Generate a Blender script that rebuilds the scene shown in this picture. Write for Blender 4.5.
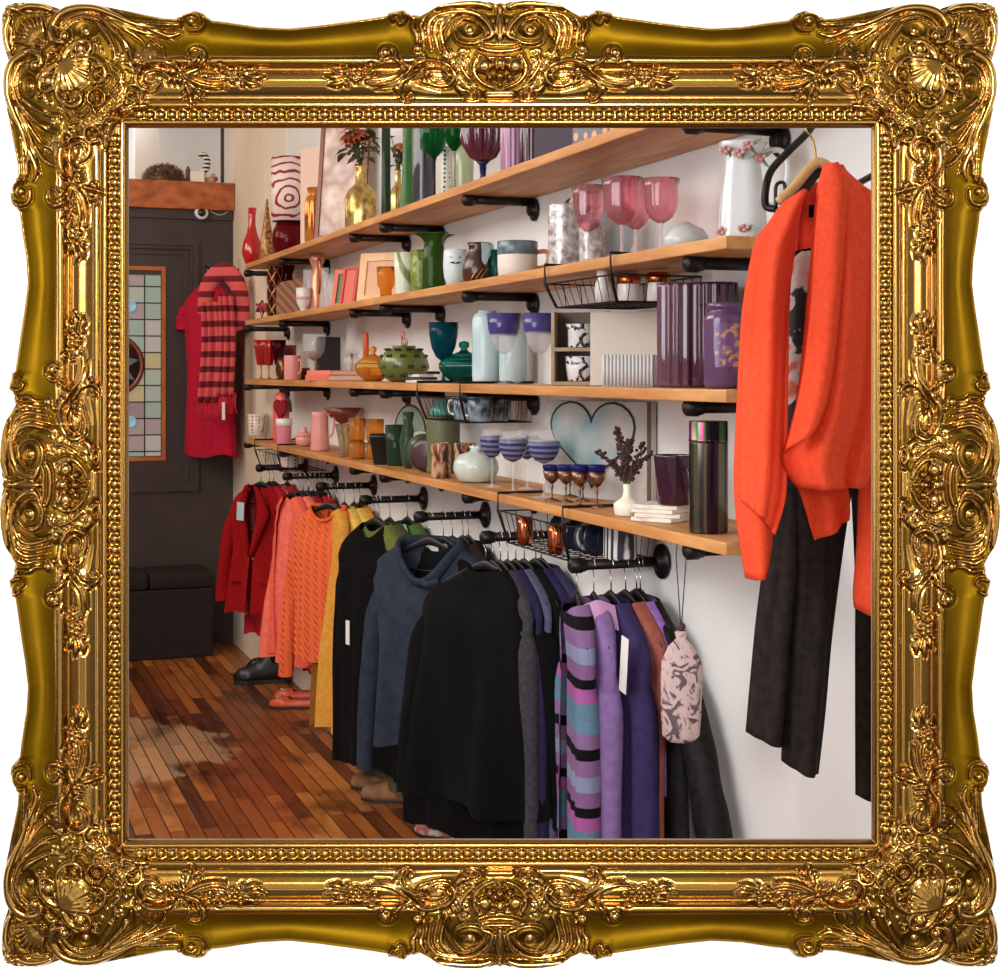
import bpy, bmesh, math, random
import numpy as np
from mathutils import Vector, Matrix
random.seed(7); rng = np.random.default_rng(7)
for o in list(bpy.data.objects): bpy.data.objects.remove(o)
SC = bpy.context.scene; COL = SC.collection
# ---------------------------------------------------------------- camera, light, exposure
F = 1500.0; VH = 373.0; CW = 1.60; EYE = 1.51       # focal length in pixels, horizon row, distance to the shelf wall, eye height
YF = 1.25                                            # distance of the white wall that carries the gilded frame
cam_d = bpy.data.cameras.new('camera'); cam = bpy.data.objects.new('camera', cam_d); COL.objects.link(cam)
cam.location = (0, 0, EYE); cam.rotation_euler = (math.pi/2, 0, 0)
cam_d.sensor_width = 36; cam_d.lens = F/1000*36; cam_d.shift_y = -(484-VH)/1000; cam_d.clip_start = .02
SC.camera = cam
SC.view_settings.view_transform = 'Standard'; SC.view_settings.look = 'None'
SC.view_settings.exposure = 0; SC.view_settings.gamma = 1; SC.view_settings.use_curve_mapping = False
W = bpy.data.worlds.new('world'); SC.world = W; W.use_nodes = True
WN = W.node_tree; bgn = WN.nodes['Background']     # graded world shaped to tone the gilding: pale behind the viewer, dim towards the sides
_tc = WN.nodes.new('ShaderNodeTexCoord'); _sx = WN.nodes.new('ShaderNodeSeparateXYZ'); _cr = WN.nodes.new('ShaderNodeValToRGB')
WN.links.new(_tc.outputs['Generated'], _sx.inputs[0]); _mr = WN.nodes.new('ShaderNodeMapRange'); _mr.inputs[1].default_value = .2; _mr.inputs[2].default_value = -1
WN.links.new(_sx.outputs['Y'], _mr.inputs[0]); WN.links.new(_mr.outputs[0], _cr.inputs[0]); WN.links.new(_cr.outputs[0], bgn.inputs[0])
_cr.color_ramp.elements[0].position = .3; _cr.color_ramp.elements[0].color = (.10, .08, .06, 1); _cr.color_ramp.elements[1].position = .95; _cr.color_ramp.elements[1].color = (.9, .82, .68, 1)
bgn.inputs[1].default_value = .42
def area(name, loc, target, sx, sy, power, col=(1,1,1)):
    d = bpy.data.lights.new(name, 'AREA'); d.shape = 'RECTANGLE'; d.size = sx; d.size_y = sy; d.energy = power; d.color = col
    o = bpy.data.objects.new(name, d); COL.objects.link(o); o.location = loc
    o.rotation_euler = (Vector(target)-Vector(loc)).to_track_quat('-Z', 'Y').to_euler(); return o
# unseen front lamp, softboxes and side lamps added to whiten the wall and highlight the gilding
FZ = EYE - (484-VH)/F*YF
area('unseen_front_lamp', (0, -1.5, FZ+.75), (0, YF, FZ), .5, .3, 104, (1, .97, .92))
for _x, _z, _sx, _sy in ((0, .95, 1.5, .45), (0, -1.35, 1.5, .45), (-1.2, -.15, .45, 1.4), (1.2, -.15, .45, 1.4)): area('added_softbox', (_x, -1.5, FZ+_z), (0, YF, FZ), _sx, _sy, 7.5, (1, .97, .92))
area('added_side_lamp_left', (-2.2, .2, FZ+.5), (0, YF, FZ), .25, 1.6, 15, (1, .97, .92))
area('added_side_lamp_right', (2.2, .2, FZ+.5), (0, YF, FZ), .25, 1.6, 15, (1, .97, .92))
# ---------------------------------------------------------------- shop coordinates: a along the shelf wall towards us, b out of the wall, z up
EX = Vector((552/math.hypot(552, F), -F/math.hypot(552, F), 0)); EY = Vector((-EX.y, EX.x, 0))
def wallY(u, b=0): return (CW-b)/(EY.x*(u-500)/F + EY.y)
CY = wallY(251); CORNER = Vector(((251-500)/F*CY, CY, 0))
ROT = math.atan2(EX.y, EX.x)
def S(a, b, z=0): return CORNER + EX*a - EY*b + Vector((0, 0, z))
def A(u, b=0):                                       # where along the wall the column u of the photo meets the plane b
    Y = wallY(u, b); p = Vector(((u-500)/F*Y, Y, 0)) - CORNER; return p.dot(EX)
def PX(u, b=0): return wallY(u, b)/F                 # metres per pixel there
def Zv(v, u, b=0): return EYE - (v-VH)*PX(u, b)
# shop lamps: daylight from an assumed window at left, unseen ceiling and back lamps added to light the shop
P = S(3.6, 2.4, 2.75); area('added_ceiling_light', P, S(3.4, .3, 1.2), 3.2, .8, 54, (1, .95, .88))
P = S(6.2, 2.6, 1.9); area('shop_window_light', P, S(4.2, 0, 1.2), 1.6, 1.6, 50, (.93, .96, 1))
P = S(1.0, 2.2, 2.7); area('added_back_light', P, S(.6, .2, 1.2), .9, .6, 13, (1, .80, .62))
# ---------------------------------------------------------------- helpers
def link(name, me, mat=None, parent=None, smooth=True, loc=None, rotz=None):
    o = bpy.data.objects.new(name, me); COL.objects.link(o)
    if mat is not None:
        for m in (mat if isinstance(mat, (list, tuple)) else [mat]): me.materials.append(m)
    if parent is not None: o.parent = parent
    if loc is not None: o.location = loc
    if rotz is not None: o.rotation_euler = (0, 0, rotz)
    return o
def tag(o, label, cat, group=None, kind=None):
    o['label'] = label; o['category'] = cat
    if group: o['group'] = group
    if kind: o['kind'] = kind
    return o
def thing(name, label, cat, loc, rotz=0, group=None):
    o = bpy.data.objects.new(name, None); COL.objects.link(o); o.empty_display_size = .05
    o.location = loc; o.rotation_euler = (0, 0, rotz); return tag(o, label, cat, group)
def struct(o): o['kind'] = 'structure'; return o
class MB:
    def __init__(s): s.v = []; s.f = []; s.sm = []; s.mi = []; s.m = 0
    def add(s, vs, fs, smooth=True, M=None):
        n = len(s.v)
        s.v += [tuple(M @ Vector(p)) for p in vs] if M is not None else [tuple(p) for p in vs]
        for f in fs: s.f.append(tuple(i+n for i in f)); s.sm.append(smooth); s.mi.append(s.m)
        return s
    def box(s, x0, x1, y0, y1, z0, z1, M=None, ch=0):
        if ch > 0:
            bm = bmesh.new(); bmesh.ops.create_cube(bm, size=1)
            for v in bm.verts: v.co = ((x0+x1)/2+v.co.x*(x1-x0), (y0+y1)/2+v.co.y*(y1-y0), (z0+z1)/2+v.co.z*(z1-z0))
            bmesh.ops.bevel(bm, geom=bm.edges[:], offset=ch, segments=2, profile=.6, affect='EDGES')
            bm.verts.ensure_lookup_table()
            s.add([v.co[:] for v in bm.verts], [[v.index for v in f.verts] for f in bm.faces], False, M); bm.free(); return s
        v = [(x0,y0,z0),(x1,y0,z0),(x1,y1,z0),(x0,y1,z0),(x0,y0,z1),(x1,y0,z1),(x1,y1,z1),(x0,y1,z1)]
        return s.add(v, [(0,3,2,1),(4,5,6,7),(0,1,5,4),(1,2,6,5),(2,3,7,6),(3,0,4,7)], False, M)
    def lathe(s, prof, n=32, M=None, sx=1, sy=1, fn=None, close=False):
        vs = []; fs = []
        for j, (r, z) in enumerate(prof):
            for i in range(n):
                t = 2*math.pi*i/n; rr = max(r, 1e-5)
                if fn: rr = fn(t, j, rr, z)
                vs.append((rr*math.cos(t)*sx, rr*math.sin(t)*sy, z))
        m = len(prof)
        for j in range(m-1):
            for i in range(n): k = (i+1) % n; fs.append((j*n+i, j*n+k, (j+1)*n+k, (j+1)*n+i))
        if close:
            for i in range(n): k = (i+1) % n; fs.append(((m-1)*n+i, (m-1)*n+k, k, i))
        else:
            if prof[0][0] > 1e-4: fs.append(tuple(range(n-1, -1, -1)))
            if prof[-1][0] > 1e-4: fs.append(tuple((m-1)*n+i for i in range(n)))
        return s.add(vs, fs, True, M)
    def tube(s, pts, r, n=8, M=None, cyc=False, flat=1.0, up=None):
        P = [Vector(p) for p in pts]; R = r if isinstance(r, (list, tuple)) else [r]*len(P); m = len(P); vs = []; fs = []; nr = None
        for j in range(m):
            a = P[j-1] if (j > 0 or cyc) else P[j]; b = P[(j+1) % m] if (j < m-1 or cyc) else P[j]
            t = (b-a).normalized() if (b-a).length > 1e-9 else Vector((0, 0, 1))
            if up is not None: nr = (Vector(up) - t*Vector(up).dot(t))
            elif nr is None: nr = t.orthogonal()
            else: nr = nr - t*nr.dot(t)
            if nr.length < 1e-6: nr = t.orthogonal()
            nr.normalize(); bi = t.cross(nr)
            for i in range(n):
                q = 2*math.pi*i/n; vs.append(P[j] + nr*(R[j]*math.cos(q)*flat) + bi*(R[j]*math.sin(q)))
        for j in range(m if cyc else m-1):
            jj = (j+1) % m
            for i in range(n): k = (i+1) % n; fs.append((j*n+i, j*n+k, jj*n+k, jj*n+i))
        if not cyc: fs += [tuple(range(n-1, -1, -1)), tuple((m-1)*n+i for i in range(n))]
        return s.add(vs, fs, True, M)
    def ball(s, c, r, n=12, sx=1, sy=1, sz=1):
        pr = [(r*math.sin(math.pi*k/n), -r*math.cos(math.pi*k/n)*sz) for k in range(n+1)]
        return s.lathe(pr, n+4, Matrix.Translation(c), sx, sy)
    def grid(s, fn, nu, nv, cu=False, smooth=True, M=None):
        vs = [fn(i/(nu if cu else nu-1), j/(nv-1)) for j in range(nv) for i in range(nu)]; fs = []
        for j in range(nv-1):
            for i in range(nu if cu else nu-1): k = (i+1) % nu; fs.append((j*nu+i, j*nu+k, (j+1)*nu+k, (j+1)*nu+i))
        return s.add(vs, fs, smooth, M)
    def build(s, name, mat=None, parent=None, **k):
        me = bpy.data.meshes.new(name); me.from_pydata(s.v, [], s.f); me.polygons.foreach_set('use_smooth', s.sm)
        me.validate(); me.update()
        o = link(name, me, mat, parent, **k)
        if s.m: me.polygons.foreach_set('material_index', s.mi[:len(me.polygons)])
        return o
def smooth_path(pts, k=8, cyc=False):                # Catmull-Rom
    P = [tuple(map(float, p)) for p in pts]; n = len(P); out = []
    for i in range(n if cyc else n-1):
        p0 = P[(i-1) % n] if (i > 0 or cyc) else P[0]; p1 = P[i]; p2 = P[(i+1) % n]; p3 = P[(i+2) % n] if (i+2 < n or cyc) else P[-1]
        for j in range(k):
            t = j/k; out.append(tuple(.5*((2*b)+(-a+c)*t+(2*a-5*b+4*c-d)*t*t+(-a+3*b-3*c+d)*t**3) for a, b, c, d in zip(p0, p1, p2, p3)))
    if not cyc: out.append(P[-1])
    return out
def lerp(a, b, t): return a+(b-a)*t
def interp(t, xs, ys): return float(np.interp(t, xs, ys))
# ---------------------------------------------------------------- materials
def srgb(r, g, b):
    f = lambda c: c/12.92 if c <= .04045 else ((c+.055)/1.055)**2.4
    return (f(r/255), f(g/255), f(b/255), 1)
def mat(name, col, rough=.5, metal=0, **k):
    m = bpy.data.materials.new(name); m.use_nodes = True; b = m.node_tree.nodes['Principled BSDF']
    b.inputs['Base Color'].default_value = col if len(col) == 4 else srgb(*col)
    b.inputs['Roughness'].default_value = rough; b.inputs['Metallic'].default_value = metal
    for n, v in k.items(): b.inputs[n.replace('_', ' ')].default_value = v
    return m
def nd(m, t, **k):
    n = m.node_tree.nodes.new(t)
    for a, v in k.items():
        if hasattr(n, a): setattr(n, a, v)
        else: n.inputs[a.replace('_', ' ')].default_value = v
    return n
def lk(m, a, b): m.node_tree.links.new(a, b)
def PB(m): return m.node_tree.nodes['Principled BSDF']
def ramp(m, fac, stops, const=False):
    r = nd(m, 'ShaderNodeValToRGB'); cr = r.color_ramp
    if const: cr.interpolation = 'CONSTANT'
    while len(cr.elements) < len(stops): cr.elements.new(.5)
    for e, (p, c) in zip(cr.elements, stops): e.position = p; e.color = c if len(c) == 4 else srgb(*c)
    lk(m, fac, r.inputs[0]); return r.outputs[0]
def coords(m, scale=(1,1,1), kind='Object', rot=(0,0,0)):
    t = nd(m, 'ShaderNodeTexCoord'); mp = nd(m, 'ShaderNodeMapping'); mp.inputs['Scale'].default_value = scale; mp.inputs['Rotation'].default_value = rot
    lk(m, t.outputs[kind], mp.inputs[0]); return mp.outputs[0]
def bump(m, h, strength=.3, dist=.01):
    b = nd(m, 'ShaderNodeBump'); b.inputs['Strength'].default_value = strength; b.inputs['Distance'].default_value = dist
    lk(m, h, b.inputs['Height']); lk(m, b.outputs[0], PB(m).inputs['Normal'])
def noisy(name, c1, c2, scale=8, rough=.7, bumps=.2, dist=.003, stretch=(1,1,1), detail=6, **k):
    m = mat(name, c1, rough, **k); n = nd(m, 'ShaderNodeTexNoise', Scale=scale, Detail=detail); lk(m, coords(m, stretch), n.inputs['Vector'])
    lk(m, ramp(m, n.outputs[0], [(.35, c1), (.65, c2)]), PB(m).inputs['Base Color'])
    if bumps: bump(m, n.outputs[0], bumps, dist)
    return m
# ================================================================ the gilded frame: carved relief worked out on one eighth and mirrored, as the maker's mould was
def build_frame():
    Q = 2; NX, NY = 1020, 290                        # relief sheet at two samples per unit; X 0..510, Y 0..145
    tx = [0,2,3,5,8,15,30,45,54,60,62,66,72,85,100,118,135,150,165,176,181,184,188,195,203,209,213,230,260,290,320,350,378,387,391,396,404,409,413,421,430,445,460,478,490,494,497,500,510]
    ty = [36,24,16,9,5.5,3,2,3,6.5,8.5,8.5,6,4,3,5,9,12,15,18,18.5,17.5,14,12,11,13,17,20,22,26.5,28,25,21,17,15.5,12.5,11,11,13,16,15,10,4.5,2,1,2,3.5,3.5,3,3]
    T = lambda x: np.interp(x, tx, ty)
    X = np.arange(NX)/Q; Y = np.arange(NY)/Q; XX, YY = np.meshgrid(X, Y, indexing='ij'); TT = T(XX)
    # side moulding profile
    d = YY-TT; q = np.clip((YY-(TT+5))/np.maximum(60-(TT+5), 5), 0, 1)
    cove = 25 - 17*np.sin(np.pi*q**.85)**1.0 + 3*q
    B = np.where(YY < TT+5, 25*np.sqrt(np.clip(1-(1-np.clip(d/5, 0, 1))**2, 0, 1)), cove)
    ridge = 22+7*np.sqrt(np.clip(1-((YY-63)/4.5)**2, 0, 1))
    B = np.where((YY >= 60), np.interp(YY, [60,68,70,72,76,82,88,93,96,97,100,101,103,104,107,108,109,111,119,120,122,124,126,127.5], [22,21,17,18,22,24,22,17,13,12,12,15,15,16,16,15,6,4,4,8,9,8,4,-3]), B)
    B = np.where(np.abs(YY-63) < 4.5, np.maximum(B, ridge), B)
    dome = lambda cx, cy, rx, ry, h: h*np.sqrt(np.clip(1-((XX-cx)/rx)**2-((YY-cy)/ry)**2, 0, 1))
    edge = 25*np.sqrt(np.clip(1-(1-np.clip(d/6, 0, 1))**2, 0, 1))
    cm = np.clip((150-XX)/25, 0, 1)*np.clip((118-YY)/8, 0, 1)
    B = B*(1-cm) + cm*np.minimum(edge+2, 17+dome(84, 84, 62, 62, 11))
    mm = np.clip((XX-415)/25, 0, 1)*np.clip((99-YY)/5, 0, 1)
    B = B*(1-mm) + mm*np.minimum(edge+2, 17+dome(500, 62, 60, 45, 9))
    def zone(x0, x1, y0, y1, dp_, sf=4): B[:] = B-dp_*np.clip(np.minimum(np.minimum(XX-x0, x1-XX), np.minimum(YY-y0, y1-YY))/sf, 0, 1)
    zone(136, 190, 66, 96, 3, 8); zone(410, 456, 62, 92, 3, 8)
    H = B.copy(); MASK = np.zeros_like(H, bool); ops = []
    def st(pts, w, h, k=7, lift=0):
        P = np.array(smooth_path(pts, k)); L = np.concatenate([[0], np.cumsum(np.hypot(*np.diff(P, axis=0).T))]); n = max(int(L[-1]*1.6), 2)
        s = np.linspace(0, L[-1], n); px = np.interp(s, L, P[:, 0]); py = np.interp(s, L, P[:, 1]); t = s/max(L[-1], 1e-6)
        ws = np.interp(t, np.linspace(0, 1, len(w)), w) if isinstance(w, (list, tuple)) else np.full(n, float(w))
        for a, b, c in zip(px, py, ws): ops.append((a, b, c, min(h, 1.5*c+1.2), lift))
    def dot(x, y, r, h, lift=0): ops.append((x, y, r, h, lift))
    def multi(paths, n, w, h):                       # strands running between two guide paths
        p, q_ = [np.array(smooth_path(z, 6)) for z in paths]
        for i in range(n):
            t = i/(n-1); st([tuple(v) for v in (p*(1-t)+q_*t)[::3]], w, h)
    HOLES = [(88,31,13,9,6), (192,22,7,6,3), (151,81,8,5,3)]
    # corner pillow and fan
    st([(20,12),(30,8),(44,9),(53,12)], [3.0,4.2,4,2.5], 7); st([(28,13.5),(38,14),(50,15)], 1.2, 4)
    dot(19,12,2.4,7); dot(14,10,4,6); dot(57,13,2.2,4)
    for a_, b_ in ((43,17),(38,18),(33,19),(28,21),(24,23.5)): st([(48,45),(a_,b_)], [1.4,2.2,1.5], 4.5)
    # C scrolls of the corner
    dot(68,39,6.6,11)
    st([(66,45),(58,43),(54,35),(56,25),(64,15),(78,10),(96,10),(114,16),(132,24),(150,28),(176,29)], [3.5,4.5,5,5,4.5,4.2,3.6,3,2.6,2.4,1.5], 9)
    st([(62,30),(70,20),(84,15.5),(98,18),(112,26),(122,36),(128,50)], [1.2,1.8,2,1.6,1.2], 6)
    st([(66,31),(74,23),(86,19.5),(98,23),(108,32),(114,44)], [1.0,1.4,1.5,1.0], 5)
    st([(104,16),(122,25),(140,32),(158,36),(176,42)], [1.5,2.2,2.4,1], 6)
    st([(112,22),(130,33),(143,42),(150,54)], [1.2,2.2,2,1], 5); st([(106,24),(120,36),(130,48),(134,60)], [1.2,2,1.8,1], 5)
    st([(100,26),(110,38),(117,52),(118,64)], [1.2,1.8,1.6,1], 5); st([(144,28),(158,33),(170,37),(181,34)], [2,3,3,1.2], 6)
    st([(146,36),(156,42),(164,50),(168,60)], [1.2,3,2.6,1], 5); st([(140,24),(160,26),(182,27)], [1.5,2.2,1.5], 6)
    dot(87,32,4,2)
    st([(182,24),(180,16),(186,11.5),(196,12),(204,16),(206,24),(200,30),(190,31)], [2.2,2.8,3,3,3,2.8,2.2,1.6], 8); dot(192,22,5,6)
    # shell bow on the diagonal
    dot(78,78,15,4); dot(86,66,9,5); dot(83,51,7,7); dot(56,56,4.5,12); dot(61,53,3,10); dot(58,52,2.5,11)
    for t in range(5):
        a_ = math.radians(45-t*13); L_ = 31-abs(t-1.5)*1.5; st([(64,64),(64+math.cos(a_)*L_*.5, 64+math.sin(a_)*L_*.52),(64+math.cos(a_)*L_, 64+math.sin(a_)*L_)], [1.6,3.0,2.0], 11)
    st([(66,60),(72,50),(82,44),(91,44),(94,50),(90,57),(82,58)], [2,2.6,2.6,2.4,1.6], 10); st([(68,60),(76,51),(85,49),(87,53)], 1.3, 8); st([(68,61),(80,57),(86,56)], 1.3, 8)
    st([(84,62),(94,60),(102,64),(108,72),(108,80),(102,85),(96,82)], [2,2.6,3,3,2.6,1.6], 9)
    dot(101,70,3.2,10); dot(103,79,3,10); dot(97,86,2.4,7); dot(99,43,2.2,5)
    for k in range(26): a_ = 2*math.pi*k/26; dot(100+8.6*math.cos(a_), 100+8.6*math.sin(a_), 1.9, 7) if 100+8.6*math.sin(a_) <= 101+8.6*math.cos(a_) else None
    for k in range(5): a_ = .785+2*math.pi*k/5; dot(100+3*math.cos(a_), 100+3*math.sin(a_), 2.1, 7)
    # curls in the corner ground
    st([(112,92),(118,86),(116,78),(110,76)], 1.3, 3); st([(122,98),(126,90),(122,84)], 1.2, 3)
    st([(118,68),(124,76),(123,84)], 1.3, 4); st([(108,96),(114,98),(118,104)], 1.2, 3)
    # strapwork by the sight edge
    st([(142,100),(143,92),(137,87),(130,89),(128,96),(133,101),(138,98)], [2,2.2,2,1.8,1.3], 8); dot(135,95,2,6)
    st([(148,107),(138,108),(130,111)], [2,3.2,2], 9); st([(130,111),(124,113),(120,119)], [2.2,3,2], 9); st([(126,105),(120,109),(116,115)], [1.5,2.5,2], 8); dot(119,119,3,9); dot(113,111,2.4,7); dot(141,110,2.3,8)
    # scroll beside the corner
    st([(187,76),(176,67.5),(164,64),(150.5,65),(141,71),(138,81),(141.5,88.5),(149,91.5),(158,89),(163,83)], [2,2.6,2.8,2.8,2.8,2.8,2.6,2.4,2.2,1.6], 7)
    st([(172,80),(165,73.5),(156,70.8),(147,74),(143.8,81),(147,86.2),(154,87),(159,84)], [1.6,2,2.1,2.1,2,1.8,1.5,1.2], 5)
    for k in range(3): st([(170+k*5.5,73+k*1.5),(172+k*5.3,79+k),(170+k*5.6,85+k*.6)], [1.4,2.8,1.4], 5)
    st([(180,76),(190,74),(200,70),(207,62),(205,53),(198,49),(191,52),(191,59),(196,62),(200,58)], [2,2.6,2.8,2.8,2.6,2.2,1.8,1.4], 8)
    st([(183.5,70.5),(194,66),(200,61)], [1.4,1.8,1.2], 6)
    st([(187,78),(200,85.5),(215,88.5),(228,88)], [2,2.8,2.4,1.4], 6); st([(190,77),(202,80.5),(216,83),(228,81)], [1.4,2.2,2,1.2], 5)
    for x_, y_ in ((196,72),(203,75),(210,70),(212,78),(219,74),(222,68),(205,69)): dot(x_, y_, 2.7, 5)
    st([(188,86),(190,94),(193,104)], [2,3.4,1.6], 7); dot(186,96,3,6); dot(200,93,3.2,6); dot(203,98,2,4)
    for fx in (234, 357):
        for k in range(5): a_ = 2*math.pi*k/5+.3; dot(fx+4.8*math.cos(a_), 78+4.8*math.sin(a_), 3.2, 5)
        dot(fx, 78, 2.2, 7)
    for x_, y_ in ((226,88),(228,72),(242,70),(244,86),(347,71),(348,86),(366,72),(368,84),(376,76),(372,68)): dot(x_, y_, 2.6, 5)
    for (x0,y0,x1,y1) in ((242,76,256,71),(244,82,262,86),(248,78,268,78),(346,78,324,77),(347,83,328,86),(348,73,334,70)): st([(x0,y0),((x0+x1)/2,(y0+y1)/2+1.5),(x1,y1)], [1.6,3.4,.8], 5.5); st([(x0,y0),(x1,y1)], .8, 7)
    # scroll beside the centre
    dot(386,55,6.6,10); st([(383,62),(380,55),(383,48.5),(390,48),(396,53),(397,61),(403,67),(414,69)], [2,2.2,2.4,2.4,2.2,2,1.2], 8)
    st([(372,86),(384,86),(396,83),(405,76),(413,69),(427,62.4),(442,64),(452,70),(455,78),(450,85.5),(438,87),(427,83),(424,77)], [1.4,2.4,2.6,2.6,2.6,2.8,2.8,2.8,2.8,2.6,2.3,1.8,1.3], 7)
    st([(409,81),(417,74),(429,68.5),(441,69),(448.5,75.5),(446,81),(438,82),(432,78)], [1.4,2,2.1,2.1,2,1.8,1.5,1.2], 5)
    st([(376,90),(392,88),(406,82),(416,76),(426,74)], [1,2.2,2,1], 5); st([(404,84),(400,92),(404,99),(408,101)], [2,2.6,2.8,1.6], 7); dot(397,90,3,5); dot(411,96,2.2,5)
    for k in range(3): st([(418+k*5.5,76-k*.6),(421+k*4,82-k*.6),(428+k*4,86-k*.5)], [1.1,1.9,1], 4)
    # centre cartouche
    st([(393,22),(390,15),(396,11.5),(404,14),(406,21),(400,25),(397,20)], [2,2.5,2.6,2.3,1.8,1.3], 8)
    st([(412,20),(424,12),(440,8),(462,6),(480,6),(491,9)], [2,3.5,4,4.5,4.5,3], 8)
    st([(428,22),(440,16),(456,13.5),(470,14),(482,19),(490,28),(492,38),(484,42)], [1.2,2,2.6,3,3.2,3.5,3.5,2], 9)
    st([(462,20),(474,22),(483,29),(486,37),(480,44),(469,46),(459,43),(455,36),(456,28),(462,22)], [1.4,1.8,2,1.8,1.8,2,2,1.6,1.4,1.2], 6)
    HOLES.append((471,31,11,8,7)); dot(470,31,4.5,2.5)
    for k in range(5):
        t = k/4; st([(458-t*42,16+t*3),(446-t*33,21+t*8),(441-t*24,33+t*3),(447-t*30,56-t*10)], [1.2,3.0,2.8,1.2], 6.5)
    st([(452,20),(444,30),(442,42),(448,54)], [1,1.6,1.6,1], 6); dot(418,50,5.5,7); dot(424,57,3.5,6)
    dot(500,6,2.6,4); dot(500,12,3.4,6); st([(500,18),(500,30),(500,42)], [4,6,3], 7)
    st([(480,50),(488,53),(500,54)], 2.2, 7); st([(483,46),(490,47),(500,47)], 1.6, 7); st([(478,57),(488,60),(500,60)], 1.8, 5)
    dot(485,68,8.5,9); dot(500,66,7,11); dot(500,79,5,12); dot(490,80,4,12); dot(497,72,2.5,14); dot(479,70,4,11); dot(500,87,3,6)
    st([(478,60),(474,68),(476,78),(484,86),(494,90)], [2,2.4,2.4,2,1.6], 7)
    st([(462,57),(460,64),(464,74),(472,84)], [1.4,2,2,1.4], 4); st([(458,88),(462,92),(468,92)], [3,3.6,2], 6)
    st([(464,97),(472,94),(480,97),(472,100),(465,98)], [1.5,2.2,1.8,1.4], 6); st([(488,97),(500,97)], 3.4, 7)
    # granular ground
    rs = np.random.RandomState(3); small = []
    def grains(poly, n, r=(1.2, 1.9), h=2.2):
        p = np.array(poly, float); c = 0
        lo, hi = p.min(0), p.max(0)
        while c < n:
            x_, y_ = rs.uniform(lo[0], hi[0]), rs.uniform(lo[1], hi[1]); ins = False; j = len(p)-1
            for i in range(len(p)):
                if (p[i,1] > y_) != (p[j,1] > y_) and x_ < (p[j,0]-p[i,0])*(y_-p[i,1])/(p[j,1]-p[i,1])+p[i,0]: ins = not ins
                j = i
            if ins and y_ <= x_+1: small.append((x_, y_, rs.uniform(*r), h, 0))
            c += 1
    grains([(96,44),(112,46),(130,60),(140,76),(132,88),(120,88),(108,60)], 90); grains([(136,58),(150,42),(162,62),(140,70)], 150)
    grains([(104,108),(128,84),(136,102),(116,116)], 100); grains([(452,50),(472,52),(468,70),(478,92),(458,92),(450,78)], 150); grains([(440,54),(456,52),(450,62)], 30)
    for (a, b, ra, rb, dp_) in HOLES: B[:] = B-dp_*np.sqrt(np.clip(1-((XX-a)/ra)**2-((YY-b)/rb)**2, 0, 1))
    H[:] = B
    def stamp(lst, carve):
        for a, b, w, h, lf in lst:
            rw = w+(1.8 if carve else 0); i0, i1 = max(int((a-rw)*Q), 0), min(int((a+rw)*Q)+2, NX); j0, j1 = max(int((b-rw)*Q), 0), min(int((b+rw)*Q)+2, NY)
            if i0 >= i1 or j0 >= j1: continue
            dd = ((XX[i0:i1, j0:j1]-a)**2+(YY[i0:i1, j0:j1]-b)**2)/(rw*rw); ins = dd < 1
            if carve:
                if w > 1: H[i0:i1, j0:j1] = np.where(ins, np.minimum(H[i0:i1, j0:j1], B[i0:i1, j0:j1]-3.4*(1-dd)**.5), H[i0:i1, j0:j1])
                continue
            bs = B[min(max(int(a*Q), 0), NX-1), min(max(int(b*Q), 0), NY-1)]
            if h < 0: H[i0:i1, j0:j1] = np.where(ins, H[i0:i1, j0:j1]+h*.0, H[i0:i1, j0:j1]); continue
            val = bs+lf-1.5+(h+1.5)*np.sqrt(np.clip(1-dd, 0, 1))
            H[i0:i1, j0:j1] = np.where(ins, np.maximum(H[i0:i1, j0:j1], val), H[i0:i1, j0:j1]); MASK[i0:i1, j0:j1] |= ins
    stamp(ops, True); stamp(small, False); stamp(ops, False)
    # beads along the sight edge
    bx = np.arange(137, 500.1, 10.95); bx = bx+(500-bx[-1])
    for x_ in bx:
        dx = np.abs(XX-x_)/4.5; dy = np.abs(YY-114.6)/4.3; r_ = dx**2.6+dy**2.3
        H = np.where(r_ < 1, np.maximum(H, 6+5.5*np.maximum(1-r_, 0)**.5), H)
    H = np.minimum(H, np.where(d < 0, 0, 45*np.sqrt(np.clip(d/4, 0, 1))))
    for _ in range(2): K = H.copy(); K[1:-1, 1:-1] = (H[1:-1,1:-1]*4+H[:-2,1:-1]+H[2:,1:-1]+H[1:-1,:-2]+H[1:-1,2:])/8; H = K
    K = H.copy(); K[1:-1, 1:-1] = (H[1:-1,1:-1]*4+H[:-2,1:-1]+H[2:,1:-1]+H[1:-1,:-2]+H[1:-1,2:])/8; H = K
    # full sheet, one sample per unit
    U, V = np.meshgrid(np.arange(0, 1001, dtype=float), np.arange(0, 969, dtype=float), indexing='ij')
    x_ = 500-np.abs(U-500); y_ = 484-np.abs(V-484)
    gv = lambda v: np.interp(v, [0, 250, 330, 484], [0, 250, 346, 500])
    top = y_ <= x_
    OX = np.where(top, x_, gv(y_)); OY = np.where(top, y_, x_)
    def samp(Z, ox, oy):
        fx = np.clip(ox*Q, 0, NX-1.001); fy = np.clip(oy*Q, 0, NY-1.001); i = fx.astype(int); j = fy.astype(int); a = fx-i; b = fy-j
        return Z[i,j]*(1-a)*(1-b)+Z[i+1,j]*a*(1-b)+Z[i,j+1]*(1-a)*b+Z[i+1,j+1]*a*b
    HH = samp(H, OX, OY); MM = samp(MASK.astype(float), OX, OY) > .4
    dT = T(OX); sl = (T(OX+.5)-T(OX-.5)); n_ = np.sqrt(1+sl**2); sd = (OY-dT)/n_
    sd2 = (OX-T(OY)); 
    keep = (sd > -.9) & (OY < 127.6) & (sd2 > -.9)
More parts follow.
